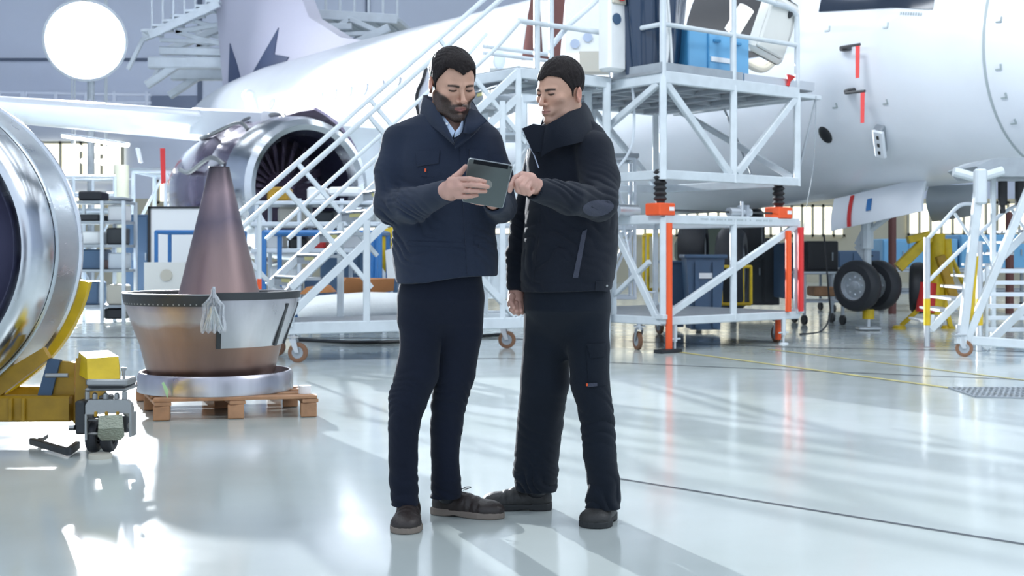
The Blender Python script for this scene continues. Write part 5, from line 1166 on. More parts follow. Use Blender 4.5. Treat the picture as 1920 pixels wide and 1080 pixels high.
def head_R(yaw, pitch, roll=0.):
    """columns: head right(+x in front view), back(+y), up(+z). yaw>0 turns the face to image right, pitch>0 tilts down"""
    return Matrix.Rotation(yaw, 3, 'Z') @ Matrix.Rotation(pitch, 3, 'X') @ Matrix.Rotation(roll, 3, 'Y')
EARZ = -.008
def head_sdf(P, beard=0., nose=1.0, jaw=1.0):
    """P in head space, metres; face looks along -y"""
    X = P.copy(); X[:, 0] = np.abs(X[:, 0])
    d = sd_ell(X, (0, .018, .038), (.0745, .094, .088))
    d = smin(d, sd_ell(X, (0, -.030, -.002), (.062, .060, .080)), .03)
    d = smin(d, sd_ell(X, (0, -.035, -.055), (.050 * jaw, .050, .046)), .025)
    d = smin(d, sd_cone(X, (.054 * jaw, .012, -.045), (.044 * jaw, -.03, -.083), .014, .012), .022)
    d = smin(d, sd_cone(X, (.044 * jaw, -.03, -.083), (.010, -.077, -.101), .012, .015), .02)
    d = smin(d, sd_ball(X, (0, -.080, -.098), .0165), .014)
    d = smin(d, sd_ell(X, (.043, -.060, -.020), (.021, .020, .015)), .022)
    d = smin(d, sd_cone(X, (.010, -.0865, .0165), (.043, -.0735, .0190), .0085, .006), .014)     # brow ridge
    d = smax(d, -sd_ell(X, (.031, -.103, .004), (.020, .0215, .0115)), .013)                    # eye sockets
    d = smax(d, -sd_ell(X, (.0, -.112, -.012), (.006, .01, .02)), .01)
    d = smin(d, sd_ell(X, (.031, -.0755, .0050), (.0165, .0135, .0120)), .0045)                 # lids over the eyeball
    lid = sd_cone(X, (.018, -.0865, .0000), (.031, -.0915, -.0012), .0014, .0016); lid = np.minimum(lid, sd_cone(X, (.031, -.0915, -.0012), (.0445, -.083, .0008), .0016, .0012))
    d = smax(d, -lid, .0025)
    d = smin(d, sd_cone(X, (0, -.088, .010), (0, -.1105 * (.5 + .5 * nose), -.029), .0066, .0086), .010)  # nose
    d = smin(d, sd_ball(X, (0, -.1115 * (.6 + .4 * nose), -.0315), .0090), .006)
    d = smin(d, sd_ell(X, (.0130, -.0985, -.0350), (.0080, .010, .0072)), .005)
    d = smax(d, -sd_ell(X, (.0075, -.1070, -.0420), (.0038, .0065, .0035)), .003)
    d = smin(d, sd_ell(X, (0, -.083, -.066), (.030, .014, .018)), .012)                        # muzzle
    d = smin(d, sd_cone(X, (0, -.0968, -.0580), (.021, -.0865, -.0625), .0048, .0022), .005)
    d = smin(d, sd_cone(X, (0, -.0955, -.0695), (.018, -.0865, -.0660), .0060, .0030), .005)
    d = smax(d, -sd_cone(X, (0, -.1025, -.0638), (.023, -.0905, -.0638), .0016, .0012), .003)
    d = smax(d, -sd_ell(X, (0, -.101, -.0805), (.014, .006, .004)), .006)
    d = smax(d, -sd_cone(X, (0, -.104, -.046), (0, -.102, -.053), .0015, .0018), .004)
    e = sd_ell(X, (.078, .020, EARZ), (.0075, .0175, .031), Matrix.Rotation(math.radians(-14), 3, 'X') @ Matrix.Rotation(math.radians(18), 3, 'Z'))
    e = smax(e, -sd_ell(X, (.0835, .014, EARZ + .004), (.006, .0095, .018)), .004)
    d = smin(d, e, .006)
    d = smin(d, sd_cone(X, (.0, .028, -.06), (0, .052, -.20), .056, .060), .03)                 # neck
    return d - beard
def beard_mask(P):
    x = np.abs(P[:, 0]); y = P[:, 1]; z = P[:, 2]
    low = 1 / (1 + np.exp((z + .040 + .25 * np.clip(x - .02, 0, 1) * 0 - np.clip((x - .034) * .85, 0, .06)) / .0030))
    side = 1 / (1 + np.exp((y - .006) / .004)); neck = 1 / (1 + np.exp(-(z + .122 - np.clip(y + .05, 0, 1) * .5) / .006))
    cheek = 1 - np.exp(-((x - .027) / .008) ** 2 - ((z + .050) / .008) ** 2) * .55
    under = 1 - .6 * np.exp(-(x / .011) ** 2 - ((z + .082) / .005) ** 2)
    nose = (z < -.0435) | (y > -.093)
    mus = np.exp(-((z + .0515 + .22 * np.clip(x - .008, 0, 1)) / .0058) ** 2) / (1 + np.exp((x - .026) / .002)) * (y < -.07)
    return np.clip(low * side * neck * cheek * under * (1 / (1 + np.exp((z + .062 - 2.2 * np.clip(x - .020, 0, .02)) / .003))) + mus * .9, 0, 1)
def face_cols(P, bearded, blush=(.58, .335, .235)):
    x = np.abs(P[:, 0]); y = P[:, 1]; z = P[:, 2]; n = len(P); fr = 1 / (1 + np.exp((y + .045) / .006))
    c = np.tile(np.array(blush), (n, 1)) * (1 + .05 * sinnoise(P, 90)[:, None])
    def mix(c, col, m): m = np.clip(m, 0, 1)[:, None]; return c * (1 - m) + np.array(col) * m
    c = mix(c, (.62, .26, .20), .7 * (np.exp(-((x - .045) / .02) ** 2 - ((z + .03) / .02) ** 2) * .3 + np.exp(-(x / .016) ** 2 - ((z + .036) / .014) ** 2) * .35) * fr)
    c = mix(c, (.66, .25, .19), 1 / (1 + np.exp(-(x - .074) / .002)) * (z < .03) * (z > -.05) * .55)
    b = beard_mask(P)
    if bearded: c = mix(c, (.020, .013, .012), np.clip(b * 1.25, 0, 1) * (.93 + .05 * sinnoise(P, 700)))
    else: c = mix(c, (.30, .20, .17), b * .28)
    # eyebrows
    bz = .0180 - .10 * np.clip(x - .036, 0, 1) - .16 * np.clip(.026 - x, 0, 1)
    m = np.exp(-((z - bz) / (.0052 - .05 * np.clip(x - .02, 0, 1))) ** 2 * 1.3) * (x > .012) * (x < .050) * fr; c = mix(c, (.020, .014, .012), np.clip(m * 1.5, 0, 1) * .93)
    # lips
    m = (1 / (1 + np.exp((np.abs(z + .0642) - (.0082 - .24 * x)) / .0012))) * (x < .022) * (y < -.078); c = mix(c, (.44, .17, .145), m * .8)
    m = np.exp(-((z + .0638) / .0016) ** 2) * (x < .021) * (y < -.08); c = mix(c, (.10, .03, .03), m * .8)
    # lash line and lid shade
    lz = -.0004 + .9 * ((x - .031) ** 2) / .014 * .1
    m = (x > .016) * (x < .047) * (z < .010) * (z > -.002) * (y < -.07); c = mix(c, (.44, .25, .20), m * .35)
    m = np.exp(-((z - .0100 + .4 * (x - .031) ** 2 / .014) / .0011) ** 2) * (x > .018) * (x < .044) * (y < -.07); c = mix(c, (.22, .12, .09), m * .5)
    m = np.exp(-((z - lz + .0022) / .0016) ** 2) * (np.abs(x - .031) < .006) * (y < -.07); c = mix(c, (.02, .014, .012), m * .9)
    m = np.exp(-((z - lz) / (.0040 - 10 * (x - .031) ** 2)) ** 4) * (x > .0170) * (x < .0455) * (y < -.07); c = mix(c, (.022, .014, .012), m * .97)
    m = np.exp(-((x - .0075) / .003) ** 2 - ((z + .0410) / .0025) ** 2) * (y < -.095); c = mix(c, (.08, .03, .03), m)
    return np.clip(c, 0, 1)
def hair_sdf(P, style):
    X = P.copy(); X[:, 0] = np.abs(X[:, 0]); x, y, z = X[:, 0], X[:, 1], X[:, 2]
    sk = sd_ell(X, (0, .018, .038), (.0745, .094, .088)); sk = smin(sk, sd_ell(X, (0, -.030, -.002), (.062, .060, .080)), .03)
    th = np.interp(z, [-.06, -.02, .03, .08, .14], [.002, .004, .006, .009, .010] if style == 'A' else [.002, .0035, .005, .007, .008])
    if style == 'A': th = th + .007 * np.exp(-((y + .055) / .03) ** 2 - ((z - .10) / .03) ** 2)
    d = sk - th - .0010 * np.sin(P[:, 0] * 330 + 4 * np.sin(y * 60) + z * 50 + 2 * sinnoise(P, 60)) - .0008 * sinnoise(P, 130)
    # hairline: remove the face
    hl = .072 - .20 * np.clip(x - .030, 0, .03) * (-1 if style == 'A' else 1) + (.0 if style == 'A' else -.006)
    if style == 'A': hl = np.where(P[:, 0] > .0, .066, .070) + .55 * np.clip(x - .022, 0, .012) - .010 * np.exp(-((P[:, 0] + .0) / .012) ** 2)
    else: hl = .058 + .010 * np.sin(P[:, 0] * 70) + .3 * np.clip(x - .03, 0, .02)
    front = smax(hl - z, y + .052, .01)           # >0 where hair may not grow: low and in front
    side = np.interp(z, [-.05, -.03, .0, .03, .05, .08], [.014, .000, -.010, -.030, -.044, -.056])
    cut_face = np.where(z < hl, side - y, -1.0)
    d = smax(d, cut_face, .004)
    low = -.035 - .35 * np.clip(y - .02, 0, .1)
    d = smax(d, low - z, .005)
    d = smax(d, -sd_ell(X, (.080, .018, EARZ), (.022, .021, .033)), .003)
    return d
def make_head_fn(C, R, s, kw):
    Rn = np.array(R, dtype=np.float32); Cn = A3(C)
    return lambda P: head_sdf(((P - Cn) @ Rn) / s, **kw) * s
def hand_sdf(P, palm, fingers):
    """palm: list of (a, b, ra, rb) capsules blended softly; fingers: list of (points, radii)"""
    d = None
    for a, b, ra, rb in palm:
        q = sd_cone(P, a, b, ra, rb); d = q if d is None else smin(d, q, .012)
    for pts, rs in fingers:
        q = sd_path(P, pts, rs, .003); d = smin(d, q, .0014)
    return d
def shoe(parent, heel, toe, width, lea, sole, name, laces=True, hgt=.10, yawflat=0.):
    heel = Vector(heel); toe = Vector(toe); u = (toe - heel); L = u.length; u.normalize(); v = Vector((-u.y, u.x, 0)); R = np.array([[u.x, u.y, 0], [v.x, v.y, 0], [0, 0, 1]], dtype=np.float32); h0 = A3(heel)
    def loc(P): return (P - h0) @ R.T
    def up(P):
        Q = loc(P); w = width
        d = sd_ell(Q, (L * .76, 0, .030), (L * .25, w * .50, .040)); d = smin(d, sd_ell(Q, (L * .45, 0, .040), (L * .26, w * .40, .050)), .03)
        d = smin(d, sd_ell(Q, (.048, 0, .045), (.050, w * .38, .055)), .03); d = smin(d, sd_cone(Q, (L * .25, 0, .06), (L * .20, 0, hgt), .040, .036), .02)
        d = smin(d, sd_cone(Q, (L * .30, 0, .075), (L * .60, 0, .050), .026, .020), .02)
        d = d + .0012 * np.sin(Q[:, 0] * 190) * ((Q[:, 0] > L * .5) & (Q[:, 0] < L * .72))
        return smax(d, .020 - Q[:, 2], .003)
    def so(P):
        Q = loc(P); w = width; x = np.clip(Q[:, 0] / L, 0, 1)
        hw = np.interp(x, [0, .06, .2, .45, .7, .88, .97, 1], np.array([.20, .32, .38, .37, .50, .44, .26, .08]) * w) + .003
        d = np.maximum(np.abs(Q[:, 1]) - hw, np.abs(Q[:, 0] - L / 2) - L / 2 - .002)
        arch = .006 * np.exp(-((x - .36) / .08) ** 2)
        return smax(smax(d, Q[:, 2] - .026 - .004 * (x < .28), .003), arch - Q[:, 2] + .001, .002)
    lo = [min(heel.x, toe.x) - .08, min(heel.y, toe.y) - .08, -.01]; hi = [max(heel.x, toe.x) + .08, max(heel.y, toe.y) + .08, hgt + .07]
    o = np_mesh(name, *surf(up, lo, hi, .0035), lea, parent); so_ = np_mesh('sole', *surf(so, lo, hi[:2] + [.04], .003), sole, o)
    if laces:
        b = MB()
        top = lambda t: heel + u * (L * t)
        for k in range(4):
            c = top(.40 + .055 * k) + Vector((0, 0, .094 - .011 * k)); b.tube(curve_pts([c - v * .020 - Vector((0, 0, .006)), c + Vector((0, 0, .003)), c + v * .020 - Vector((0, 0, .006))], 4), .0018, 6)
        c = top(.38) + Vector((0, 0, .098))
        for sg in (1, -1): b.tube(curve_pts([c, c + v * .02 * sg + u * .02 + Vector((0, 0, .012)), c + v * .012 * sg + u * .045 + Vector((0, 0, .014)), c + u * .015 + Vector((0, 0, .002))], 5), .0016, 6)
        b.build('laces', M['black'], o)
    return o
def body_col(V):
    return np.tile(np.array([.58, .33, .26]), (len(V), 1))
def join_np(parts):
    Vs, Fs, off = [], [], 0
    for V, Fq in parts: Vs.append(V); Fs.append(Fq + off); off += len(V)
    return np.concatenate(Vs), np.concatenate(Fs)
def strip_mesh(lower, upper, n, th, name, m, parent, rows=4, bow=0.):
    lo_ = curve_pts(lower, n); up_ = curve_pts(upper, n); rws = []
    for i in range(rows + 1):
        t = i / rows; rws.append([a.lerp(b, t) + Vector((0, -bow * math.sin(t * PI), 0)) for a, b in zip(lo_, up_)])
    return MB().grid(rws, th).build(name, m, parent, smooth=70)
def legkeys(rows, Yf):
    pts, rs = [], []
    for y, xl, xr in rows:
        Y = Yf(y); pts.append(at((xl + xr) / 2, y, Y)); rs.append((xr - xl) / 2 / F * Y)
    return pts, rs

# ------------------------------------------------------------------ left man (bearded)
PA = thing('person', 'bearded man in navy work jacket looking down at the grey tablet he holds', 'person', (at(835, 0, 4.9).x, 4.9, 0))
HA_C = at(849, 158.5, 4.79); HA_R = head_R(math.radians(25), math.radians(22), math.radians(-3)); HA_S = 1.03
# hands: right hand (image left) holds the tablet from its left edge, fingers on the back
TY = 4.42
def t_(px, py, dy=0.): return at(px, py, TY + dy)
wristA = at(826, 358, 4.57)
palmA = [(wristA, at(850, 352, 4.47), .030, .030), (wristA, at(846, 362, 4.48), .028, .028), (at(846, 340, 4.46), at(862, 341, 4.425), .017, .017), (at(848, 352, 4.45), at(868, 351, 4.405), .018, .017), (at(850, 363, 4.46), at(864, 364, 4.42), .017, .016)]
fingA = [([at(860, 336, 4.425), at(880, 335.5, 4.375), at(896, 338, 4.365), at(909, 340.5, 4.378)], [.0098, .0093, .0088, .0078]),
         ([at(862, 347, 4.415), at(884, 346.5, 4.368), at(901, 348, 4.362), at(914, 350, 4.378)], [.0098, .0094, .0089, .0079]),
         ([at(860, 358, 4.42), at(882, 357.5, 4.38), at(897, 358, 4.375), at(910, 358.5, 4.392)], [.0096, .0090, .0084, .0075]),
         ([at(857, 368.5, 4.43), at(873, 369, 4.40), at(884, 367.5, 4.395), at(894, 366, 4.405)], [.0096, .0088, .0080, .0072]),
         ([at(843, 345, 4.49), at(853, 333, 4.49), at(864, 323, 4.50), at(873, 312, 4.50)], [.0165, .0130, .0108, .0082])]
# left hand (image right), behind the tablet, holding its lower right edge
wristA2 = at(925, 378, 4.62)
palmA2 = [(wristA2, at(916, 368, 4.54), .029, .030), (at(920, 374, 4.56), at(905, 365, 4.53), .022, .020)]
fingA2 = [([at(905, 360 + 7 * k, 4.53), at(894, 358 + 7 * k, 4.515), at(884, 356 + 7 * k, 4.52)], [.0105, .0098, .0085]) for k in range(4)] + [([at(922, 362, 4.53), at(925, 350, 4.51), at(921, 340, 4.50)], [.013, .011, .0085])]
def sdA_hands(P): return hand_sdf(P, palmA, fingA)
def sdA_hand2(P): return hand_sdf(P, palmA2, fingA2)
hfA = make_head_fn(HA_C, HA_R, HA_S, dict(beard=0.0, nose=1.08, jaw=1.03))
def hfA2(P):
    Q = ((P - A3(HA_C)) @ np.array(HA_R, dtype=np.float32)) / HA_S
    return hfA(P) - .0022 * beard_mask(Q)
lA = legkeys([(560, 750, 832), (600, 748, 832), (640, 750, 828), (700, 742, 820), (745, 731, 801), (800, 728, 787), (860, 730, 783), (900, 732, 782), (946, 735, 784)], lambda y: 4.90 + .0 * y)
rA = legkeys([(560, 824, 906), (620, 820, 904), (700, 814, 891), (760, 808, 872), (800, 808, 868), (850, 808, 861), (900, 808, 864), (930, 809, 865)], lambda y: float(np.interp(y, [560, 925], [4.91, 5.05])))
def bodyA(P):
    d = sd_path(P, [at(838, 250, 4.9), at(836, 400, 4.9), at(830, 560, 4.9)], [.085, .09, .10], .03)
    for a, b, c in ((at(742, 262, 4.88), at(735, 385, 4.86), at(828, 359, 4.56)), (at(908, 285, 4.9), at(936, 388, 4.87), at(925, 379, 4.62))): d = smin(d, sd_path(P, [a, b, c], [.035, .035, .027], .02), .02)
    for pts, rs in (lA, rA): d = smin(d, sd_path(P, pts, [r * .6 for r in rs], .01), .02)
    return smin(d, sd_path(P, [at(852, 262, 4.86), at(850, 215, 4.85)], [.06, .055], .02), .03)
def bx(C, r): return [C[i] - r for i in range(3)], [C[i] + r for i in range(3)]
def person_body(parent, headfn, HC, HR, HS, bearded, hands, bodyfn, blo, bhi):
    parts = [surf(headfn, *[[a + b for a, b in zip(HC, q)] for q in ((-.16, -.17, -.23), (.16, .17, .18))], .0021)]
    n0 = len(parts[0][0])
    for fn, C, r in hands: parts.append(surf(fn, *bx(C, r), .0021))
    parts.append(surf(bodyfn, blo, bhi, .012))
    V, Fq = join_np(parts)
    def col(Vv):
        c = body_col(Vv); Q = ((Vv[:n0] - A3(HC)) @ np.array(HR, dtype=np.float32)) / HS; c[:n0] = face_cols(Q, bearded)
        c[n0:] *= (1 + .06 * sinnoise(Vv[n0:], 80))[:, None]; c[Vv[:, 2] < .3] = (.012, .014, .02); return c
    return np_mesh('body', V, Fq, SKIN, parent, col, relax=1)
bA = person_body(PA, hfA2, HA_C, HA_R, HA_S, True, [(sdA_hands, at(865, 345, 4.47), .15), (sdA_hand2, at(905, 362, 4.55), .12)], bodyA, [-.75, 4.4, .05], [.1, 5.2, 1.75])
def largest(V, Fq):
    lab = np.arange(len(V))
    for _ in range(800):
        m = lab[Fq].min(1); new = lab.copy(); np.minimum.at(new, Fq.ravel(), np.repeat(m, 4)); new = new[new]
        if (new == lab).all(): break
        lab = new
    u, c = np.unique(lab, return_counts=True); keep = lab == u[np.argmax(c)]; ix = np.cumsum(keep) - 1
    return V[keep], ix[Fq[keep[Fq].all(1)]]
def make_hair(parent, C, R, s, style):
    Rn = np.array(R, dtype=np.float32); Cn = A3(C); fn = lambda P: hair_sdf(((P - Cn) @ Rn) / s, style) * s
    # only the connected scalp of hair is kept
    V, Fq = surf(fn, [C.x - .16, C.y - .17, C.z - .14], [C.x + .16, C.y + .17, C.z + .21], .0024); V, Fq = largest(V, Fq); return np_mesh('hair', V, Fq, HAIR, parent, relax=1)
make_hair(PA, HA_C, HA_R, HA_S, 'A')
# jacket
def folds(P, C, r, amp, f, seed=0.):
    """soft creases around a joint"""
    m = np.exp(-(np.linalg.norm(P - A3(C), axis=1) / r) ** 2); s1 = np.sin(f * .8 * (P[:, 2] + .5 * P[:, 0]) + 4.5 * sinnoise(P, 12, seed) + 2 * sinnoise(P, 27, seed)); return amp * m * (1 - 2 * np.abs(s1) ** .7) * (.6 + .6 * sinnoise(P, 14, seed + 3))
kA = lambda y, xl, xr, b, Y=4.9: (CAMZ + (HY - y) / F * Y, ((xl + xr) / 2 - HX) / F * Y, Y, (xr - xl) / 2 / F * Y, b)
torsoA = [kA(203, 812, 886, .06, 4.87), kA(214, 790, 902, .088, 4.88), kA(226, 758, 914, .105), kA(240, 738, 926, .115), kA(258, 734, 934, .125), kA(290, 738, 935, .135), kA(340, 738, 932, .145), kA(400, 738, 931, .15), kA(460, 735, 933, .155), kA(500, 738, 933, .16), kA(530, 742, 932, .165)]
zhA = lambda P: (CAMZ + (HY - 527) / F * 4.8) + .02 * np.sin((P[:, 0] + .3) * 9) + .02 * (P[:, 1] - 4.9)
def jackA(P):
    d = sd_loft(P, torsoA, 2.3)
    sh = [at(748, 266, 4.88), at(738, 320, 4.87), at(734, 386, 4.84)]; fa = [at(734, 386, 4.84), at(775, 384, 4.72), at(840, 358.5, 4.53)]
    arm = smin(sd_path(P, sh, [.066, .069, .066], .02), sd_path(P, fa, [.064, .060, .042], .02), .02)
    arm2 = smin(sd_path(P, [at(914, 268, 4.9), at(930, 325, 4.89), at(938, 388, 4.86)], [.058, .060, .058], .02), sd_path(P, [at(940, 388, 4.86), at(928, 380, 4.64)], [.058, .044], .02), .02)
    arm = arm + folds(P, at(734, 386, 4.8), .14, .007, 110) + folds(P, at(775, 380, 4.7), .12, .006, 140, 2) + .0035 * sinnoise(P, 26, 1)
    arm2 = arm2 + folds(P, at(940, 370, 4.86), .14, .006, 120, 4)
    w = .005 * sinnoise(P, 13, 3) + .003 * sinnoise(P, 30, 8) + folds(P, at(770, 440, 4.8), .14, .007, 75, 5) + folds(P, at(900, 440, 4.8), .12, .006, 80, 7)
    d = smin(d + w, arm, .022); d = smin(d, arm2, .022)
    d = smax(d, zhA(P) - P[:, 2], .006)
    d = smax(d, -sd_path(P, [at(848, 185, 4.84), at(848, 225, 4.80), at(857, 262, 4.735)], [.078, .056, .012], .01), .006)   # neck opening
    for a, b, r in ((at(845, 357, 4.52), at(856, 354, 4.48), .036), (at(928, 380, 4.64), at(920, 372, 4.58), .034)): d = smax(d, -sd_cone(P, a, b, r, r), .003)
    d = d + .002 * np.exp(-((P[:, 2] - (CAMZ + (HY - 455) / F * 4.76)) / .004) ** 2) * (P[:, 1] < 4.85)
    return d
jA = np_mesh('jacket', *surf(jackA, [-.66, 4.42, .86], [.10, 5.16, 1.66], .0042), JA, PA, relax=2)
def drape(px, py, fn, Yhint, lift=.004):
    """point on the near side of a surface along the line of sight"""
    Ys = np.linspace(Yhint - .35, Yhint + .15, 240); P = np.array([tuple(at(px, py, y)) for y in Ys], dtype=np.float32); d = fn(P)
    k = np.argmax(d < 0) if (d < 0).any() else int(np.argmin(d)); return at(px, py, Ys[k] - lift)
def patch_on(name, quad, fn, Yh, m, parent, th=.004, nu=8, nv=8, lift=.003, rnd=0.):
    """cloth patch laid over a garment; quad in pixels: TL TR BR BL"""
    q = [Vector((a, b, 0)) for a, b in quad]; rws = []
    for i in range(nv + 1):
        r = []
        for j in range(nu + 1):
            u, v = j / nu, i / nv
            if rnd:   # rounded (superellipse) outline
                a, b = 2 * u - 1, 2 * v - 1; u = (a * math.sqrt(max(0, 1 - b * b / 2)) * rnd + a * (1 - rnd) + 1) / 2; v = (b * math.sqrt(max(0, 1 - (2 * (j / nu) - 1) ** 2 / 2)) * rnd + b * (1 - rnd) + 1) / 2
            p = q[0].lerp(q[1], u).lerp(q[3].lerp(q[2], u), v); r.append(drape(p.x, p.y, fn, Yh, lift))
        rws.append(r)
    return MB().grid(rws, -th).build(name, m, parent, smooth=50)
patch_on('placket', [(861, 262), (872, 262), (893, 517), (876, 515)], jackA, 4.8, JA, jA, nu=2, nv=26)
patch_on('chest_pocket', [(782, 287), (820, 284), (825, 332), (787, 331)], jackA, 4.8, JA, jA, th=.003, lift=.002)
patch_on('pocket_flap', [(779, 284), (824, 281), (822, 306), (782, 312)], jackA, 4.8, JA, jA, th=.006, lift=.006)
patch_on('chest_pocket', [(883, 283), (915, 284), (913, 312), (881, 310)], jackA, 4.8, JA, jA, th=.003, lift=.002)
patch_on('pocket_flap', [(880, 279), (917, 281), (916, 304), (882, 300)], jackA, 4.8, JA, jA, th=.006, lift=.006)
patch_on('hip_pocket', [(763, 452), (868, 455), (872, 464), (763, 460)], jackA, 4.8, JA, jA, th=.004, lift=.004, nu=14, nv=2)
patch_on('hip_pocket', [(897, 455), (925, 455), (927, 464), (898, 464)], jackA, 4.8, JA, jA, th=.004, lift=.004, nu=6, nv=2)
patch_on('orange_label', [(796, 316), (799, 316), (799, 322), (796, 322)], jackA, 4.8, M['orange'], jA, th=.002, nu=1, nv=1, lift=.008)
# collar
cA = [(791, 214, 4.93), (786, 212, 4.86), (800, 228, 4.80), (824, 248, 4.755), (850, 272, 4.72)]
cAu = [(800, 178, 4.97), (793, 180, 4.88), (811, 192, 4.80), (831, 224, 4.745), (851, 264, 4.71)]
strip_mesh([at(*p) for p in cA], [at(*p) for p in cAu], 8, .006, 'collar', JA, jA, bow=.012)
cB = [(852, 278, 4.72), (872, 264, 4.73), (893, 247, 4.76), (905, 232, 4.82), (908, 222, 4.92)]
cBu = [(852, 264, 4.715), (868, 246, 4.735), (872, 222, 4.76), (880, 204, 4.83), (884, 190, 4.93)]
strip_mesh([at(*p) for p in cB], [at(*p) for p in cBu], 8, .006, 'collar', JA, jA, bow=-.012)
MB().grid([[at(870, 250, 4.72), at(874, 230, 4.735), at(880, 206, 4.80)], [at(880, 252, 4.70), at(893, 232, 4.71), at(893, 210, 4.79)], [at(890, 246, 4.70), at(913, 227, 4.71), at(900, 218, 4.80)]], .006).build('lapel_tip', JA, jA, smooth=70)
strip_mesh([at(800, 215, 4.93), at(850, 212, 5.0), at(905, 225, 4.94)], [at(800, 180, 4.97), at(848, 182, 5.0), at(886, 190, 4.96)], 8, .006, 'collar_back', JA, jA)
# shirt
def shirtA(P):
    d = sd_loft(P, [(k[0], k[1], k[2], k[3] * .93, k[4] * .90) for k in torsoA[1:5]], 2.3); d = smin(d, sd_cone(P, at(850, 225, 4.84), at(850, 212, 4.85), .066, .062), .02)
    return smax(d, -sd_path(P, [at(850, 180, 4.83), at(852, 225, 4.80), at(857, 243, 4.76)], [.066, .052, .012], .008), .004)
sA = np_mesh('shirt', *surf(shirtA, [-.45, 4.65, 1.38], [-.05, 5.1, 1.62], .0045), SHIRT, PA)
strip_mesh([at(*p) for p in ((808, 212, 4.86), (824, 232, 4.78), (838, 250, 4.735), (848, 258, 4.72))], [at(*p) for p in ((814, 200, 4.85), (832, 218, 4.775), (846, 236, 4.73), (853, 246, 4.715))], 6, .003, 'shirt_collar', SHIRT, sA, bow=.006)
strip_mesh([at(*p) for p in ((852, 258, 4.715), (862, 252, 4.72), (872, 238, 4.76))], [at(*p) for p in ((854, 246, 4.715), (862, 236, 4.725), (869, 220, 4.77))], 6, .003, 'shirt_collar', SHIRT, sA, bow=.006)
bt = drape(838, 233, shirtA, 4.8); MB().ball(at(838, 232, 4.735), .0045, sc=(1, .5, 1)).build('button', M['paper'], sA)
# trousers
def trouA(P):
    d = sd_loft(P, [kA(505, 752, 903, .125), kA(560, 749, 906, .13), kA(605, 756, 898, .09, 4.91), kA(650, 800, 850, .03, 4.94)], 2.2)
    l = sd_path(P, *lA, .008); r = sd_path(P, *rA, .008)
    l = l + .004 * sinnoise(P, 17, 1) + folds(P, lA[0][4], .12, .007, 90) + folds(P, lA[0][8], .12, .008, 120, 3); r = r + .004 * sinnoise(P, 17, 5) + folds(P, rA[0][3], .12, .007, 90, 2) + folds(P, rA[0][7], .12, .008, 120, 6)
    d = smin(d, smin(l, r, .004), .03)
    zb = np.where(P[:, 0] < (806 - HX) / F * 4.9, CAMZ + (HY - 950) / F * 4.88, CAMZ + (HY - 935) / F * 5.03)
    return smax(d, zb - P[:, 2], .006)
np_mesh('trousers', *surf(trouA, [-.50, 4.7, .03], [-.06, 5.2, 1.02], .0042), TA, PA, relax=2)
a0 = at(806, 0, 5.08)
shoe(PA, (at(768, 0, 5.0).x, 5.01, 0), (fl(759, 1003).x + .0, fl(759, 1003).y, 0), .118, LEA, SOLEA, 'shoe')
shoe(PA, (at(812, 0, 5.13).x, 5.12, 0), (at(944, 0, 5.03).x, 5.02, 0), .112, LEA, SOLEA, 'shoe')

# tablet
tc_ = [at(878, 297, 4.385), at(962, 311, 4.385), at(943, 391, 4.505), at(866, 378, 4.505)]
tab = thing('tablet_computer', 'grey tablet computer held up by the bearded man, its back to the camera', 'tablet', tc_[2])
nrm = (tc_[1] - tc_[0]).cross(tc_[3] - tc_[0]).normalized()
if nrm.y > 0: nrm = -nrm
def rounded(q, r, n=5):
    out = []
    for i in range(4):
        p, a, b = q[i], q[i - 1], q[(i + 1) % 4]; d1 = (a - p).normalized() * r; d2 = (b - p).normalized() * r
        for k in range(n + 1):
            t = k / n; out.append((p + d1) * (1 - t) ** 2 + p * 2 * t * (1 - t) + (p + d2) * t * t)
    return out
def tq(u, v, off=0.): return tc_[0].lerp(tc_[1], u).lerp(tc_[3].lerp(tc_[2], u), v) + nrm * off
back = mat('grey anodised tablet back', (.13, .155, .155), .42, metal=.5, bump=.05, bscale=300); bezel = mat('silver tablet rim', (.42, .45, .47), .3, metal=.8)
q0 = rounded(tc_, .011); q1 = rounded([tq(.015, .012), tq(.985, .012), tq(.985, .988), tq(.015, .988)], .009)
MB().prism([p + nrm * .0 for p in q0], -nrm * .006).build('rim', bezel, tab); MB().prism([p + nrm * .0 for p in q1], nrm * .0018).build('back_shell', back, tab)
MB().prism([p - nrm * .0062 for p in q1], -nrm * .0008).build('screen', M['glass_dark'], tab)
MB().prism([tq(.13, .001, .002), tq(.90, .001, .002), tq(.90, .085, .002), tq(.13, .085, .002)], nrm * .0006).build('antenna_band', mat('matt black plastic', (.008, .01, .014), .7, spec=.2), tab)
cc_ = tq(.53, .50, .002); ux = (tc_[1] - tc_[0]).normalized(); uy = (tc_[3] - tc_[0]).normalized()
MB().prism([cc_ + ux * (.0155 * math.cos(a)) + uy * (.020 * math.sin(a)) for a in [2 * PI * k / 28 for k in range(28)]], nrm * .0005).build('oval_emblem', mat('grey oval', (.30, .31, .29), .4), tab)
MB().lathe([(.001, 0), (.0035, 0), (.0035, .001), (.001, .001)], tq(.955, .035, .002), nrm, n=16).build('camera_lens', M['black'], tab)

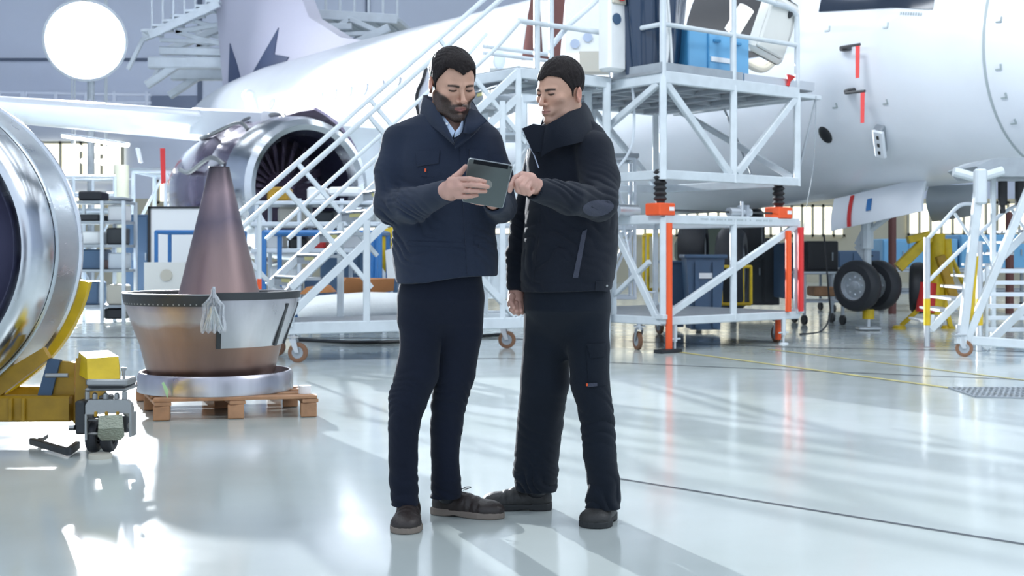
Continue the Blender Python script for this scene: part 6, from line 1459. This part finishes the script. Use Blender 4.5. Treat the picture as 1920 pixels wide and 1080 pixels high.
# ------------------------------------------------------------------ right man (clean-shaven)
PB = thing('person', 'clean-shaven man in dark work jacket pointing at the tablet', 'person', (at(1065, 0, 4.95).x, 4.95, 0))
HB_C = at(1050, 171, 4.80); HB_R = head_R(math.radians(-46), math.radians(14), math.radians(3)); HB_S = .98
wristB = at(1012, 352, 4.44)
palmB = [(wristB, at(990, 338, 4.38), .026, .024), (wristB, at(985, 350, 4.39), .026, .020), (at(996, 334, 4.38), at(980, 330, 4.375), .018, .016), (at(998, 345, 4.385), at(984, 342, 4.385), .020, .018)]
fingB = [([at(979, 327, 4.385), at(966, 334, 4.372), at(959, 347, 4.362), at(956, 358, 4.372)], [.0115, .0105, .0095, .0080]),   # index pointing down at the screen edge
         ([at(984, 332, 4.37), at(971, 341, 4.345), at(974, 356, 4.36), at(984, 357, 4.38)], [.0120, .0112, .0104, .0092]),
         ([at(989, 336, 4.365), at(979, 349, 4.34), at(983, 361, 4.36), at(993, 358, 4.38)], [.0118, .0108, .0100, .0088]),
         ([at(995, 340, 4.37), at(988, 353, 4.345), at(992, 363, 4.36), at(999, 358, 4.38)], [.0108, .0098, .0090, .0080]),
         ([at(1001, 352, 4.42), at(985, 360, 4.42), at(972, 357, 4.41), at(965, 349, 4.40)], [.0150, .0125, .0108, .0085])]
wristB2 = at(967, 545, 4.98)
palmB2 = [(wristB2, at(968, 562, 4.965), .026, .028), (at(962, 552, 4.98), at(960, 570, 4.955), .020, .019), (at(973, 552, 4.98), at(974, 570, 4.965), .020, .019)]
fingB2 = [([at(960, 568, 4.94), at(959, 580, 4.915), at(964, 586, 4.93)], [.0115, .0105, .0090]), ([at(967, 569, 4.935), at(968, 583, 4.91), at(972, 588, 4.93)], [.0118, .0108, .0092]),
          ([at(974, 569, 4.945), at(976, 582, 4.92), at(979, 586, 4.94)], [.0112, .0102, .0088]), ([at(980, 567, 4.96), at(981, 578, 4.94), at(982, 582, 4.955)], [.0100, .0092, .0080]),
          ([at(960, 556, 4.94), at(957, 567, 4.915), at(963, 576, 4.90)], [.0135, .0115, .0090])]
EARZ = -.020
hfB = make_head_fn(HB_C, HB_R, HB_S, dict(beard=0., nose=1.0, jaw=.98))
lB = legkeys([(565, 984, 1066), (650, 981, 1068), (715, 976, 1067), (790, 971, 1056), (850, 966, 1047), (885, 963, 1046), (912, 968, 1044)], lambda y: float(np.interp(y, [565, 905], [4.98, 5.17])))
rB = legkeys([(565, 1058, 1141), (650, 1062, 1142), (715, 1070, 1143), (780, 1088, 1150), (850, 1093, 1155), (900, 1104, 1160), (950, 1099, 1163)], lambda y: 4.93)
def bodyB(P):
    d = sd_path(P, [at(1068, 270, 4.95), at(1070, 400, 4.95), at(1065, 560, 4.95)], [.085, .09, .10], .03)
    for pts in ([at(1118, 290, 4.80), at(1125, 385, 4.72), at(1012, 352, 4.45)], [at(1014, 298, 5.03), at(986, 410, 5.05), at(974, 480, 5.02), at(967, 545, 4.98)]): d = smin(d, sd_path(P, pts, [.04, .035, .024, .022], .02), .03)
    for pts, rs in (lB, rB): d = smin(d, sd_path(P, pts, [r * .6 for r in rs], .01), .02)
    return smin(d, sd_path(P, [at(1066, 262, 4.90), at(1060, 222, 4.87)], [.06, .055], .02), .03)
bB = person_body(PB, hfB, HB_C, HB_R, HB_S, False, [(lambda P: hand_sdf(P, palmB, fingB), at(985, 345, 4.40), .12), (lambda P: hand_sdf(P, palmB2, fingB2), at(968, 565, 4.95), .12)], bodyB, [-.1, 4.35, .05], [.5, 5.4, 1.75])
make_hair(PB, HB_C, HB_R, HB_S, 'B')
kB = lambda y, xl, xr, b, Y=4.94: (CAMZ + (HY - y) / F * Y, ((xl + xr) / 2 - HX) / F * Y, Y, (xr - xl) / 2 / F * Y, b)
torsoB = [kB(212, 1046, 1094, .06, 4.90), kB(226, 1028, 1112, .09, 4.91), kB(240, 1010, 1128, .11), kB(260, 996, 1140, .125), kB(300, 988, 1148, .14), kB(350, 988, 1154, .15), kB(420, 984, 1158, .155), kB(480, 978, 1157, .16), kB(520, 976, 1152, .165), kB(550, 979, 1144, .165)]
def jackB(P):
    d = sd_loft(P, torsoB, 2.3)
    up_ = sd_path(P, [at(1114, 284, 4.82), at(1124, 335, 4.78), at(1124, 382, 4.70)], [.078, .074, .064], .02); fo = sd_path(P, [at(1124, 382, 4.70), at(1070, 372, 4.56), at(1004, 355, 4.44)], [.060, .056, .040], .02)
    arm = smin(up_, fo, .02) + folds(P, at(1115, 375, 4.66), .12, .007, 120, 1) + folds(P, at(1060, 368, 4.5), .12, .006, 130, 4) + .0035 * sinnoise(P, 26, 2)
    arm2 = sd_path(P, [at(1014, 298, 5.03), at(986, 410, 5.05), at(974, 480, 5.02), at(968, 532, 4.985)], [.062, .056, .050, .040], .02) + folds(P, at(975, 470, 5.0), .16, .006, 110, 3)
    w = .005 * sinnoise(P, 12, 6) + .003 * sinnoise(P, 28, 2) + folds(P, at(1060, 480, 4.8), .2, .006, 55, 5) + folds(P, at(1100, 420, 4.8), .14, .007, 70, 8)
    d = smin(d + w, arm, .02); d = smin(d, arm2, .012)
    d = smax(d, (CAMZ + (HY - 546) / F * 4.9) + .10 * (P[:, 0] - .2) * .3 - P[:, 2] - (P[:, 0] < .045) * 1.0 * 0, .005)
    d = smax(d, -sd_path(P, [at(1054, 180, 4.87), at(1058, 228, 4.87)], [.070, .050], .01), .006)
    d = smax(d, -sd_cone(P, at(1001, 353, 4.43), at(990, 350, 4.40), .034, .034), .003)
    return d + .0022 * np.exp(-((P[:, 2] - (CAMZ + (HY - 531) / F * 4.8)) / .004) ** 2)
jB = np_mesh('jacket', *surf(jackB, [-.04, 4.34, .84], [.50, 5.22, 1.66], .0042), JB, PB, relax=2)
patch_on('elbow_patch', [(1090, 378), (1152, 372), (1150, 402), (1096, 409)], jackB, 4.75, PATCH, jB, th=.003, rnd=1, nu=10, nv=8)
patch_on('side_pocket', [(1092, 434), (1101, 430), (1084, 521), (1074, 521)], jackB, 4.85, PATCH, jB, th=.004, nu=2, nv=12, lift=.004)
patch_on('front_placket', [(1010, 392), (1014, 392), (1000, 532), (994, 532)], jackB, 4.85, JB, jB, th=.004, nu=1, nv=14)
patch_on('hem_tab', [(1118, 528), (1144, 528), (1142, 547), (1116, 545)], jackB, 4.9, JB, jB, th=.005, nu=5, nv=2, lift=.005)
c = drape(1138, 536, jackB, 4.9, .012); MB().ball(c, .005, sc=(1, .5, 1)).build('snap_button', M['steel'], jB)
cu_ = [at(*p) for p in ((1016, 336, 4.40), (1008, 345, 4.385), (1006, 362, 4.39), (1012, 380, 4.42))]
# collar of the right man
strip_mesh([at(*p) for p in ((1122, 258, 4.96), (1108, 262, 4.82), (1074, 270, 4.745), (1040, 278, 4.735), (1014, 294, 4.755))], [at(*p) for p in ((1104, 208, 4.96), (1090, 193, 4.84), (1064, 211, 4.755), (1040, 226, 4.715), (1025, 237, 4.73))], 8, .007, 'collar', JB, jB, bow=.010)
strip_mesh([at(*p) for p in ((1010, 288, 4.76), (996, 272, 4.80), (994, 256, 4.90), (1010, 246, 4.98))], [at(*p) for p in ((1026, 238, 4.745), (1008, 234, 4.78), (1006, 238, 4.88), (1014, 240, 4.95))], 8, .007, 'collar', JB, jB, bow=.0)
MB().grid([[at(1026, 237, 4.735), at(1000, 232, 4.75), at(979, 241, 4.75)], [at(1022, 262, 4.735), at(1002, 258, 4.735), at(988, 262, 4.745)], [at(1014, 286, 4.745), at(1006, 284, 4.745), at(1000, 288, 4.755)]], .007).build('lapel_tip', JB, jB, smooth=70)
strip_mesh([at(1012, 245, 4.98), at(1060, 238, 5.04), at(1110, 240, 4.98)], [at(1020, 222, 4.96), at(1060, 210, 5.01), at(1096, 202, 4.98)], 8, .006, 'collar_back', JB, jB)
MB().tube([at(992, 272, 4.775), at(1002, 292, 4.765), at(1010, 315, 4.76)], .0022, 6).build('piping', TRIM, jB)
MB().tube(curve_pts([drape(x, y, jackB, 4.9, .002) for x, y in ((990, 280), (987, 310), (988, 330))], 4), .0022, 6).build('piping', TRIM, jB)
def trouB(P):
    d = sd_loft(P, [kB(525, 984, 1142, .14), kB(580, 983, 1142, .14), kB(615, 1000, 1128, .09, 4.96), kB(672, 1052, 1082, .03, 5.0)], 2.2)
    l = sd_path(P, *lB, .008) + .004 * sinnoise(P, 17, 9) + folds(P, lB[0][3], .12, .006, 90) + folds(P, lB[0][6], .13, .010, 100, 3) + folds(P, lB[0][5], .1, .006, 130, 1)
    r = sd_path(P, *rB, .008) + .004 * sinnoise(P, 17, 4) + folds(P, rB[0][3], .12, .007, 80, 2) + folds(P, rB[0][6], .13, .010, 100, 6)
    d = smin(d, smin(l, r, .004), .03)
    zb = np.where(P[:, 0] < (1072 - HX) / F * 5.0, CAMZ + (HY - 922) / F * 5.15, CAMZ + (HY - 958) / F * 4.88)
    return smax(d, zb - P[:, 2], .006)
tB = np_mesh('trousers', *surf(trouB, [-.02, 4.72, .03], [.46, 5.36, .98], .0042), TB, PB, relax=2)
patch_on('cargo_pocket', [(1098, 648), (1138, 644), (1139, 722), (1104, 726)], trouB, 4.95, TB, tB, th=.005, lift=.004)
patch_on('cargo_flap', [(1100, 646), (1137, 643), (1136, 668), (1108, 672)], trouB, 4.95, TB, tB, th=.006, lift=.009)
patch_on('grey_label', [(1101, 719), (1120, 718), (1120, 724), (1102, 726)], trouB, 4.95, PATCH, tB, th=.002, lift=.011, nu=3, nv=1)
patch_on('red_tag', [(1099, 719), (1102, 719), (1102, 724), (1099, 724)], trouB, 4.95, M['orange'], tB, th=.002, lift=.012, nu=1, nv=1)
shoe(PB, (at(1034, 0, 5.22).x, 5.20, 0), (at(905, 0, 5.26).x, 5.22, 0), .118, LEB, SOLEB, 'shoe', laces=False, hgt=.11)
shoe(PB, (at(1140, 0, 5.05).x, 5.04, 0), (fl(1108, 992).x, fl(1108, 992).y - .0, 0), .124, LEB, SOLEB, 'shoe', laces=False, hgt=.11)
